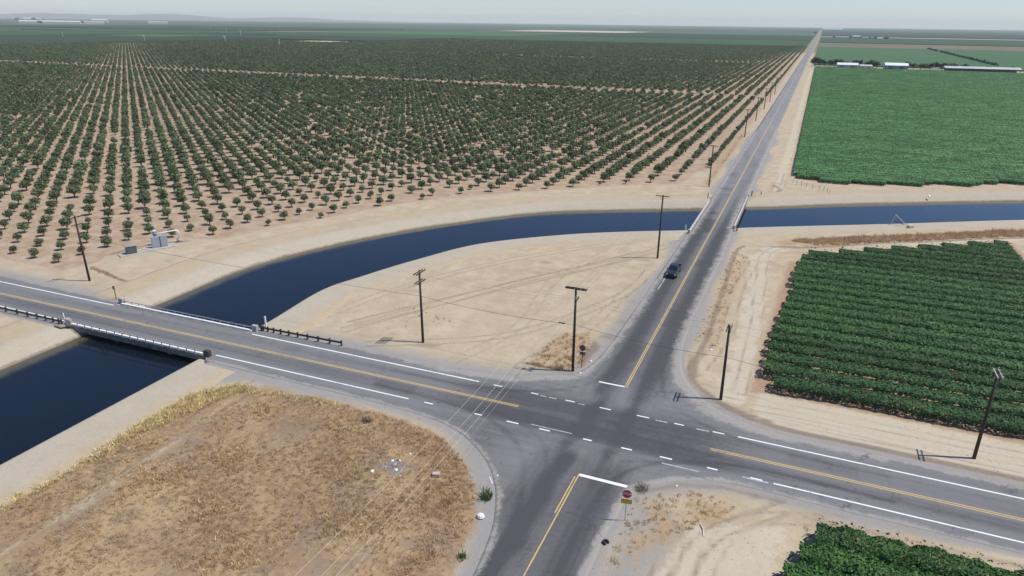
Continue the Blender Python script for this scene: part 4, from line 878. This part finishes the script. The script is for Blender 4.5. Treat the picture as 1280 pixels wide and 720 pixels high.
sl_ = MB().tube([(-101.6, 32.6, -.1), (-101.6, 32.6, .8)], .5, 14).build('standpipe', M['concrete'], None, True); tag(sl_, 'short sand coloured concrete standpipe under the pump outlet', 'standpipe')

# ------------------------------------------------------------------ the pickup coming towards the camera
pk_ = empty('pickup_truck', (-2.5, 55.4, RZ), R(180)); tag(pk_, 'dark grey pickup truck driving towards the crossing in the left lane', 'pickup truck')   # +y local is its front
def sec(y, w, z0, z1, t=.06): return [(-w + t, y, z0), (w - t, y, z0), (w, y, z0 + .18), (w, y, z1 - .12), (w - .10, y, z1), (-w + .10, y, z1), (-w, y, z1 - .12), (-w, y, z0 + .18)]
MB().loft([sec(2.92, .86, .50, .92), sec(2.80, .96, .40, 1.02), sec(2.3, .99, .36, 1.12), sec(1.15, 1.0, .36, 1.18), sec(1.1, 1.0, .36, 1.16), sec(-.95, 1.0, .36, 1.14)]).build('body', M['carpaint'], pk_, bevel=.02)
cs = lambda y, wb, wt, z0, z1: [(-wb, y, z0), (wb, y, z0), (wt, y, z1), (-wt, y, z1)]
cabv = [(-.93, 1.1, 1.16), (.93, 1.1, 1.16), (.93, -.95, 1.16), (-.93, -.95, 1.16), (-.72, .30, 1.80), (.72, .30, 1.80), (.72, -.78, 1.80), (-.72, -.78, 1.80)]
MB().add(cabv, [(0, 1, 5, 4), (1, 2, 6, 5), (2, 3, 7, 6), (3, 0, 4, 7), (4, 5, 6, 7), (3, 2, 1, 0)]).build('cab', M['carpaint'], pk_, bevel=.05)
def glass(quad, name, inset=.1, off=.012):
    qv = [Vector(p) for p in quad]; c_ = sum(qv, Vector()) / 4; nrm = (qv[1] - qv[0]).cross(qv[2] - qv[0]).normalized()
    if nrm.dot(c_ - Vector((0, 0, 1.2))) < 0: nrm = -nrm
    vs = [p.lerp(c_, inset) + nrm * off for p in qv]; vs2 = [p.lerp(c_, inset) - nrm * .03 for p in qv]
    MB().add(vs + vs2, [(0, 1, 2, 3), (7, 6, 5, 4), (0, 4, 5, 1), (1, 5, 6, 2), (2, 6, 7, 3), (3, 7, 4, 0)]).build(name, M['glass'], pk_)
V_ = cabv; glass([V_[0], V_[1], V_[5], V_[4]], 'windshield', .11); glass([V_[1], V_[2], V_[6], V_[5]], 'side_window', .16); glass([V_[3], V_[0], V_[4], V_[7]], 'side_window', .16); glass([V_[2], V_[3], V_[7], V_[6]], 'rear_window', .16)
bed = MB()
for s in (-1, 1): bed.box((s * .94, -1.93, .80), (.12, 1.95, .72))
bed.box((0, -1.93, .60), (1.76, 1.95, .10)); bed.box((0, -.99, .84), (1.76, .06, .60)); bed.build('cargo_bed', M['carpaint'], pk_, bevel=.02)
MB().box((0, -1.93, .66), (1.70, 1.85, .02)).build('bed_liner', M['black'], pk_)
MB().box((0, -2.93, .82), (1.98, .07, .66)).build('tailgate', M['carpaint'], pk_, bevel=.02); MB().box((0, -3.03, .48), (1.95, .14, .2)).build('rear_bumper', M['chrome'], pk_, bevel=.03); MB().box((0, 2.97, .50), (1.90, .16, .24)).build('front_bumper', M['black'], pk_, bevel=.04)
MB().box((0, 2.90, .80), (1.15, .1, .24)).build('grille', M['black'], pk_)
for s in (-1, 1):
    MB().box((s * .74, 2.885, .82), (.30, .12, .2)).build('headlight', M['lamp_lens'], pk_, bevel=.02); MB().box((s * 1.10, .78, 1.22), (.2, .12, .17)).build('mirror', M['carpaint'], pk_, bevel=.03); MB().box((s * .92, -2.97, .85), (.12, .05, .4)).build('tail_light', M['red'], pk_)
    for yy in (1.92, -1.85):
        w_ = MB(); w_.tube([(s * .76, yy, .38), (s * 1.01, yy, .38)], .38, 18); wh = w_.build('wheel', M['rubber'], pk_); MB().tube([(s * 1.0, yy, .38), (s * 1.025, yy, .38)], .22, 14).build('rim', M['chrome'], wh)

# ------------------------------------------------------------------ litter and small plants on the near corners
def twig_bush(name, loc_, n, h, sp, w, mat, label, cat):
    o = tuft(name, n, h, sp, w, M[mat], hash(name) % 97 + n); COL.objects.link(o); o.location = loc_; tag(o, label, cat); return o
twig_bush('tumbleweed', (6.7, -11.6, .05), 120, .75, .62, .02, 'grey_twig', 'dark grey tumbleweed lying at the end of the stop line', 'tumbleweed')
twig_bush('green_weed', (-7.15, -19.0, .0), 90, .9, .55, .05, 'green_weed', 'upright green weed at the edge of the dry grass corner by the asphalt', 'weed')
twig_bush('green_weed', (-5.75, -27.4, .0), 60, .6, .4, .05, 'green_weed', 'small green weed low on the grass edge, closest to the bottom of the view', 'weed')
twig_bush('sage_bush', (-25.6, -12.2, zat(-25.6, -12.2)), 90, .6, .55, .05, 'grey_twig', 'grey green bush alone near the top edge of the dry grass', 'bush')
def tagb(mb, name, mat, label, cat, bevel=0): return tag(mb.build(name, M[mat], None, bevel=bevel), label, cat)
ty = MB(); ty.loft([[(5.4 + (.24 + .1 * math.cos(b_)) * math.cos(a), -20.6 + (.24 + .1 * math.cos(b_)) * math.sin(a), .06 + .1 + .1 * math.sin(b_)) for b_ in [k * math.pi / 4 for k in range(8)]] for a in [k * 2 * math.pi / 16 for k in range(14)]]); tagb(ty, 'tyre_scrap', 'rubber', 'dark curled scrap of tyre on the gravel below the stop sign', 'tyre scrap')
tagb(MB().tube([(12.9, -14.6, .08), (13.3, -15.3, .1), (13.4, -16.2, .07)], [.06, .09, .05], 6), 'driftwood', 'bare_wood', 'pale crooked branch lying on the sand right of the stop sign', 'branch')
tagb(MB().box((-7.9, -16.3, .06), (.09, 1.2, .05), R(38)), 'plank', 'rag', 'short white plank at the asphalt edge of the dry grass corner', 'plank')
bag = MB(); bag.loft([[(-6.45 + r_ * math.cos(a) * 1.1, -21.9 + r_ * math.sin(a), z_) for a in [k * math.pi / 4 + z_ for k in range(8)]] for r_, z_ in ((.25, .0), (.38, .15), (.3, .35), (.1, .46))]); tagb(bag, 'plastic_bag', 'rag', 'crumpled white bag on the edge of the asphalt beside the dry grass', 'bag')
z_ = zat(-13.4, -18.3); tagb(MB().box((-13.2, -18.2, z_ + .2), (.75, .5, .35), R(20)), 'cardboard_box', 'pinkish', 'pale pinkish box dumped in the dry grass under the wires', 'box', .03)
for k, (xx, yy, s_, mt, lb) in enumerate([(-17.9, -18.6, .26, 'rubble', 'grey chunk in the middle of the dumped rubble patch'), (-17.3, -19.3, .22, 'rag', 'white chunk at the right side of the dumped rubble patch'), (-18.5, -18.1, .2, 'rag', 'white chunk at the left side of the dumped rubble patch'), (-17.9, -17.6, .16, 'rag', 'white fragment above the dumped rubble patch'), (-19.3, -20.6, .24, 'rag', 'whitish fragment below the dumped rubble patch'), (-17.6, -15.9, .16, 'rag', 'whitish fragment farthest up the slope of the dry grass'), (-16.4, -20.0, .15, 'bare_wood', 'tan fragment beside the wire line on the dry grass'), (-6.25, 13.9, .22, 'rag', 'white scrap at the right edge of the corner weeds'), (-6.55, 9.9, .2, 'rag', 'white scrap at the foot of the grey sign post'), (8.6, 24.6, .22, 'concrete_white', 'pale stone by the rut east of the road'), (9.8, -9.6, .12, 'rag', 'tiny white scrap on the sand above the stop sign corner'), (-7.6, -15.3, .14, 'rag', 'white fragment beside the plank on the grass edge'), (-30.4, -10.9, .16, 'rag', 'white scrap at the top edge of the dry grass')]):
    rng = random.Random(k); mb = MB(); z_ = zat(xx, yy)
    ring = lambda z, r_: [(xx + r_ * math.cos(a) * rng.uniform(.7, 1.3), yy + r_ * math.sin(a) * rng.uniform(.7, 1.3), z_ + z) for a in [j * math.pi / 3 for j in range(6)]]
    mb.loft([ring(-.05, s_), ring(s_ * .5, s_ * .9), ring(s_ * .9, s_ * .35)]); tagb(mb, 'rubble_chunk' if mt == 'rubble' or 'chunk' in lb else ('stone' if 'stone' in lb else 'litter_scrap'), mt, lb, 'rubble' if 'chunk' in lb else ('stone' if 'stone' in lb else 'litter'))
rp = rand_in([(-19.6, -19.4), (-17, -20.4), (-16, -18.4), (-18.2, -17)], 220, 31); rb_ = MB().add([(-.07, -.05, 0), (.06, -.06, 0), (.05, .06, 0), (-.06, .05, 0), (0, 0, .09)], [(0, 1, 4), (1, 2, 4), (2, 3, 4), (3, 0, 4)])
rpr = [proto('pebble_source', rb_.mesh('pebble_source', M['rubble']))]
grassy('gravel', rp, rpr, .5, 1.8, 'spill of small grey rubble in the dry grass', 'rubble', 33)

st_m = simple('loose field stone', (.42, .35, .26), .95, var=.2); st_p = []
for i in range(3):
    rg = random.Random(40 + i); ring = lambda z, r_: [(r_ * math.cos(a) * rg.uniform(.7, 1.3), r_ * math.sin(a) * rg.uniform(.7, 1.3), z) for a in [j * math.pi / 3 for j in range(6)]]
    st_p.append(proto('stone_source', MB().loft([ring(-.03, .1), ring(.05, .1), ring(.09, .05)]).mesh('stone_source', st_m)))
sp0 = np.column_stack([RNG.uniform(-54, 78, 16000), RNG.uniform(-44, 90, 16000)]); ok_ = (poly_sd(sp0, ROAD) < -.2) & (poly_sd(sp0, CANAL_IN) < -.5) & (poly_sd(sp0, VINE_E) < .5) & (poly_sd(sp0, GRASS) < 0)
nz_ = np.sin(sp0[:, 0] * .31 + 2) * np.sin(sp0[:, 1] * .27) + RNG.normal(0, .5, len(sp0)); sp0 = sp0[ok_ & (nz_ > .1)]
grassy('loose_stones', sp0, st_p, .2, .75, 'loose stones and clods scattered over the sandy verges and corner lots', 'stones', 41)

# ------------------------------------------------------------------ far fields, farms, trees
def slab(poly, h, mat): tag(MB().prism(poly, -.5, h).build('field', M[mat]), kind='structure')
def rectp(a, b_, c_, d_): return [(a, c_), (b_, c_), (b_, d_), (a, d_)]
slab(rectp(13.5, 800, 885, 1715), 1.2, 'f_bright'); slab(rectp(14, 1100, 1740, 2180), .25, 'f_brown'); slab(rectp(14, 1300, 2200, 3330), 1.2, 'f_mid'); slab(rectp(14, 2200, 3420, 3560), .2, 'f_sand'); slab(rectp(16, 3000, 3600, 5600), 2.0, 'f_purple'); slab(rectp(18, 5000, 5700, 9000), 2.0, 'f_mid')
slab(rectp(-1160, -900, 1310, 1690), 2.0, 'f_dark'); slab(rectp(-1700, -1175, 560, 1240), 2.4, 'f_dark'); slab(rectp(-1720, -1440, 1262, 1430), .6, 'f_bright'); slab(rectp(-1430, -1175, 1262, 1690), 2.2, 'f_dark'); slab(rectp(-2300, -1740, 800, 1690), 2.0, 'f_mid')
slab(rectp(-900, -13, 1705, 2380), 1.4, 'f_mid'); slab(rectp(-2600, -920, 1705, 2090), 1.4, 'f_mid'); slab(rectp(-1980, -1760, 2120, 2460), .3, 'f_brown'); slab(rectp(-1730, -920, 2110, 2700), 1.6, 'f_bright'); slab(rectp(-3600, -2000, 2110, 3300), 2.0, 'f_dark'); slab(rectp(-900, -14, 2400, 3500), 1.6, 'f_dark'); slab(rectp(-1580, -900, 3560, 4260), .4, 'f_sand'); slab(rectp(-880, -15, 3560, 4700), 1.4, 'f_bright')
slab([(-1000, 1152), (-905, 1165), (-888, 1235), (-900, 1292), (-1000, 1296)], .15, 'f_sand')

def shed(loc_, L, W, H, rz, wall, roof, label, cat, door=True, pitch=.9, open_side=False):
    o = empty('farm_shed' if cat == 'shed' else ('farmhouse' if cat == 'house' else 'warehouse'), loc_, rz); tag(o, label, cat)
    if open_side:
        for x_ in np.linspace(-L / 2 + .5, L / 2 - .5, 12): MB().box((x_, -W / 2 + .3, H / 2), (.35, .35, H)).box((x_, W / 2 - .3, H / 2), (.35, .35, H)).build('post', M['guard_wood'], o)
        MB().box((0, W * .2, 1.6), (L - 2, .2, 3.2)).build('wall', M['concrete_dark'], o)  # dark wall colour stands in for the shade under the open roof
    else: MB().box((0, 0, H / 2), (L, W, H)).build('wall', M[wall], o)
    e = .5; MB().add([(-L / 2 - e, -W / 2 - e, H), (L / 2 + e, -W / 2 - e, H), (L / 2 + e, 0, H + pitch * W / 6), (-L / 2 - e, 0, H + pitch * W / 6), (-L / 2 - e, W / 2 + e, H), (L / 2 + e, W / 2 + e, H), (-L / 2 - e, -W / 2 - e, H + .2), (L / 2 + e, -W / 2 - e, H + .2), (L / 2 + e, 0, H + pitch * W / 6 + .2), (-L / 2 - e, 0, H + pitch * W / 6 + .2), (-L / 2 - e, W / 2 + e, H + .2), (L / 2 + e, W / 2 + e, H + .2)],
        [(0, 1, 2, 3), (3, 2, 5, 4), (6, 7, 8, 9), (9, 8, 11, 10), (0, 1, 7, 6), (4, 5, 11, 10), (0, 3, 9, 6), (3, 4, 10, 9), (1, 2, 8, 7), (2, 5, 11, 8)]).build('roof', M[roof], o)
    if door and not open_side:
        for x_ in (-L * .28, L * .22): MB().box((x_, -W / 2 - .03, H * .4), (min(4, L * .2), .12, H * .8)).build('door', M['concrete_dark'], o)
    return o
shed((48, 842, 0), 21, 13, 3.4, R(3), 'wall_grey', 'roof_white', 'long white roofed shed second from the road in the far farmyard', 'shed')
shed((66.5, 838, 0), 12, 9, 2.8, R(6), 'wall_tan', 'roof_grey', 'small pale farmhouse between the two white roofed sheds', 'house')
shed((95.5, 826, 0), 22, 16, 5.0, R(3), 'wall_grey', 'roof_white', 'grey walled barn with a bright white roof edge, largest building of the far farmyard', 'shed')
shed((177, 834, 0), 70, 12, 3.8, R(6), 'wall_grey', 'roof_grey', 'very long low open sided shed at the right end of the far farmyard', 'shed', open_side=True)
tk = MB().box((136, 842, 1.5), (5.5, 2.4, 2.6), R(5)).box((132.4, 841.7, 1.2), (1.6, 2.2, 1.9), R(5)); tagb(tk, 'parked_van', 'roof_white', 'tiny white van parked under the dark trees of the far farmyard', 'van', .1)
def far_tree(loc_, s, label, group, mesh_c, mesh_t):
    o = empty('shade_tree', loc_, random.uniform(0, 6)); o.scale = s; tag(o, label, 'tree', group)
    for nm, me in (('crown', mesh_c), ('trunk', mesh_t)):
        ch = bpy.data.objects.new(nm, me); COL.objects.link(ch); ch.parent = o
fc_ = [crown_mesh('crown', 160, 1.6, 2.0, 1.45, .6, M['dark_leaf'], 900 + i) for i in range(4)]; ft_ = [trunk_mesh('trunk', .8, 1.9, 1.2, 950 + i, M['bark']) for i in range(4)]
for k, xx in enumerate([14, 19, 24, 30, 36, 42, 49, 56, 62, 68, 74, 79, 111, 117, 123, 128, 133, 138, 143, 147, 152, 157, 163, 170, 178, 187, 196, 204, 211]):
    s = random.uniform(2.0, 2.8) * (.72 if xx > 165 else 1) * (1.25 if xx < 16 else 1); far_tree((xx + random.uniform(-1, 1), (858 if xx < 160 else 852) + random.uniform(-3, 6), 0), (s * 1.25, s * 1.25, s), 'dark shade tree in the line of trees behind the far farmyard', 'shade trees of the far farmyard', fc_[k % 4], ft_[k % 4])
def hedge(a, b_, w, h, label):
    L = math.dist(a, b_); o = empty('hedgerow', (*a, 0), math.atan2(b_[1] - a[1], b_[0] - a[0])); tag(o, label, 'hedge')
    me = vine_foliage('foliage', L, .4, h, w, 3, 2.6, M['dark_leaf'], int(L)); ch = bpy.data.objects.new('foliage', me); COL.objects.link(ch); ch.parent = o
hedge((219, 985), (228, 1715), 5, 3.4, 'thin dark straight hedge running back across the far green field')
marker((221, 1500, 1), 6, 'white', 'tiny white post beside the thin dark hedge in the far field', w=3)
def wind_machine(loc_, a, label):
    o = empty('wind_machine', loc_, a); tag(o, label, 'wind machine', 'wind machines standing in the far orchards')
    MB().tube([(0, 0, -.5), (0, 0, 11.5)], [.45, .32], 8).build('tower', M['white'], o); MB().box((0, 0, 11.5), (1.4, .8, .8)).build('gearbox', M['white'], o)
    for s in (-1, 1): MB().box((.8, s * 1.7, 11.5), (.12, 3.0, .5), 0, M=Matrix.Rotation(.35 * s, 4, 'Y')).build('blade', M['white'], o)
for (xx, yy), lb in zip([(-1545, 1078), (-1203, 994), (-2433, 2417), (-1907, 1955), (-1515, 1597), (-1067, 1064), (-847, 959)], ['leftmost pale wind machine above the dark far orchard', 'pale wind machine right of the light green strip', 'farthest pale wind machine, highest toward the horizon', 'far pale wind machine, second highest toward the horizon', 'far pale wind machine, rightmost near the horizon', 'pale wind machine above the middle of the orchard, below the far group', 'small pale wind machine just left of the bare sandy patch']): wind_machine((xx, yy, 0), random.uniform(0, 3), lb)
for (xx, yy, L, W, H, rz, rf, lb) in [(-7300, 5030, 150, 60, 22, .8, 'roof_white', 'bright white twin warehouse at the far left horizon'), (-4420, 3130, 330, 50, 14, .75, 'roof_white', 'very long pale packing shed on the left horizon'), (-4420, 3390, 180, 50, 12, .95, 'roof_grey', 'long pale packing shed just right of the longest one on the left horizon'), (-5760, 4547, 120, 60, 20, .7, 'roof_white', 'small bright roofed warehouse behind the packing sheds'), (-4560, 4070, 130, 60, 12, .8, 'roof_grey', 'low dark warehouse standing alone right of the packing sheds'), (100, 7500, 170, 60, 16, 0, 'roof_white', 'pale distant warehouse right beside the vanishing road'), (90, 3060, 45, 18, 5, 0, 'roof_grey', 'low brownish barn nearest the road in the distant farmstead'), (138, 3045, 26, 18, 9, 0, 'roof_white', 'bright white barn in the distant farmstead'), (165, 2990, 22, 14, 6, .1, 'roof_grey', 'small pale house right of the bright barn in the distant farmstead'), (215, 3010, 16, 12, 4, 0, 'roof_white', 'little white hut at the right end of the distant farmstead')]:
    shed((xx, yy, 0), L, W, H, rz, 'wall_tan', rf, lb, 'barn' if yy < 3100 and xx > 0 else 'warehouse', door=False, pitch=.6)
for k, (xx, yy, s) in enumerate([(60, 3060, 2.6), (118, 3062, 3.2), (152, 3070, 3.4), (158, 3060, 3), (182, 2990, 2.8), (200, 3010, 3), (205, 3030, 2.6), (232, 2985, 3), (240, 2990, 2.8), (-18, 4390, 5)]): far_tree((xx, yy, 0), (s * 1.4, s * 1.4, s), 'tiny dark tree among the buildings of the distant farmstead' if yy < 4000 else 'tiny dark tree beside the road near the horizon', 'trees of the distant farmstead' if yy < 4000 else None, fc_[k % 4], ft_[k % 4])
for k, (xx, yy, s) in enumerate([(-7200, 4800, 9), (-7150, 4930, 10), (-7420, 5200, 9), (-4360, 3020, 6), (-4420, 3300, 7), (-4400, 3330, 6), (-4800, 3310, 7), (-4830, 3260, 6)]): far_tree((xx, yy, 0), (s * 1.8, s * 1.8, s), 'hazy dark tree clump beside the packing sheds on the left horizon', 'trees by the horizon packing sheds', fc_[k % 4], ft_[k % 4])

# low hazy hills on the left horizon
hv = []; nH = 90
for i in range(nH):
    a = R(118 + 62 * i / (nH - 1)) ; r0 = 17500
    hgt = 30 + 110 * max(0, math.sin(i * .06 + .2)) * (.6 + .4 * math.sin(i * .37) * math.sin(i * .17 + 1)) + random.uniform(0, 12); hgt *= min(1, i / 18)
    for rr, hh in ((r0 - 2200, -5), (r0 - 900, hgt * .55), (r0, hgt), (r0 + 900, hgt * .5), (r0 + 2200, -5)): hv.append((math.cos(a) * rr, math.sin(a) * rr, hh))
I = np.arange(nH * 5).reshape(nH, 5)
tag(np_obj('hills', hv, np.stack([I[:-1, :-1].ravel(), I[:-1, 1:].ravel(), I[1:, 1:].ravel(), I[1:, :-1].ravel()], 1), simple('hazy hill', (.25, .22, .17), .9), smooth=True), kind='structure')

# ------------------------------------------------------------------ air
me = bpy.data.meshes.new('haze'); bmh = bmesh.new(); bmesh.ops.create_cube(bmh, size=1); bmh.to_mesh(me); bmh.free()
hz = bpy.data.objects.new('haze', me); COL.objects.link(hz); hz.scale = (43000, 43000, 206); hz.location = (0, 0, 97); tag(hz, 'thin pale blue haze over the whole valley', 'haze', kind='stuff')
hm = bpy.data.materials.new('valley haze'); hm.use_nodes = True; hm.node_tree.nodes.clear(); ho = hm.node_tree.nodes.new('ShaderNodeOutputMaterial'); pv = hm.node_tree.nodes.new('ShaderNodeVolumePrincipled')
pv.inputs['Color'].default_value = (.90, .96, 1, 1); pv.inputs['Density'].default_value = 5.5e-5; pv.inputs['Anisotropy'].default_value = .0; hm.node_tree.links.new(pv.outputs[0], ho.inputs['Volume']); me.materials.append(hm)

# ------------------------------------------------------------------ light, camera
w = bpy.data.worlds.new('World'); scene.world = w; w.use_nodes = True; nt = w.node_tree
bg = nt.nodes['Background']; sky = nt.nodes.new('ShaderNodeTexSky'); sky.sky_type = 'NISHITA'; sky.sun_disc = False
el = R(61); az = math.atan2(.945, .326); sky.sun_elevation = el; sky.sun_rotation = az; sky.air_density = 1.0; sky.dust_density = .0; sky.ozone_density = 5.0; sky.altitude = 60
tint = nt.nodes.new('ShaderNodeMix'); tint.data_type = 'RGBA'; tint.blend_type = 'MULTIPLY'; tint.inputs[0].default_value = 1; tint.inputs[7].default_value = (.93, .965, 1.13, 1); nt.links.new(sky.outputs[0], tint.inputs[6]); nt.links.new(tint.outputs[2], bg.inputs[0]); bg.inputs[1].default_value = .105
sd_ = bpy.data.lights.new('sun', 'SUN'); sd_.energy = 4.4; sd_.angle = R(.53); sd_.color = (1, .945, .85); so = bpy.data.objects.new('sun', sd_); COL.objects.link(so)
so.rotation_euler = Vector((.945 * math.cos(el), .326 * math.cos(el), math.sin(el))).to_track_quat('Z', 'Y').to_euler()
cd = bpy.data.cameras.new('camera'); cam = bpy.data.objects.new('camera', cd); COL.objects.link(cam); scene.camera = cam
cd.sensor_width = 36; cd.lens = 36 * FPX / 1280; cd.clip_end = 60000; cd.clip_start = .5
cam.matrix_world = Matrix.Translation(CAMP) @ CR.to_4x4()
scene.render.engine = 'CYCLES'
scene.view_settings.view_transform = 'Standard'; scene.view_settings.look = 'None'; scene.view_settings.exposure = 0; scene.view_settings.gamma = 1
scene.cycles.max_bounces = 6; scene.cycles.volume_bounces = 3; scene.cycles.transparent_max_bounces = 8
scene.render.resolution_x = 1024; scene.render.resolution_y = 576
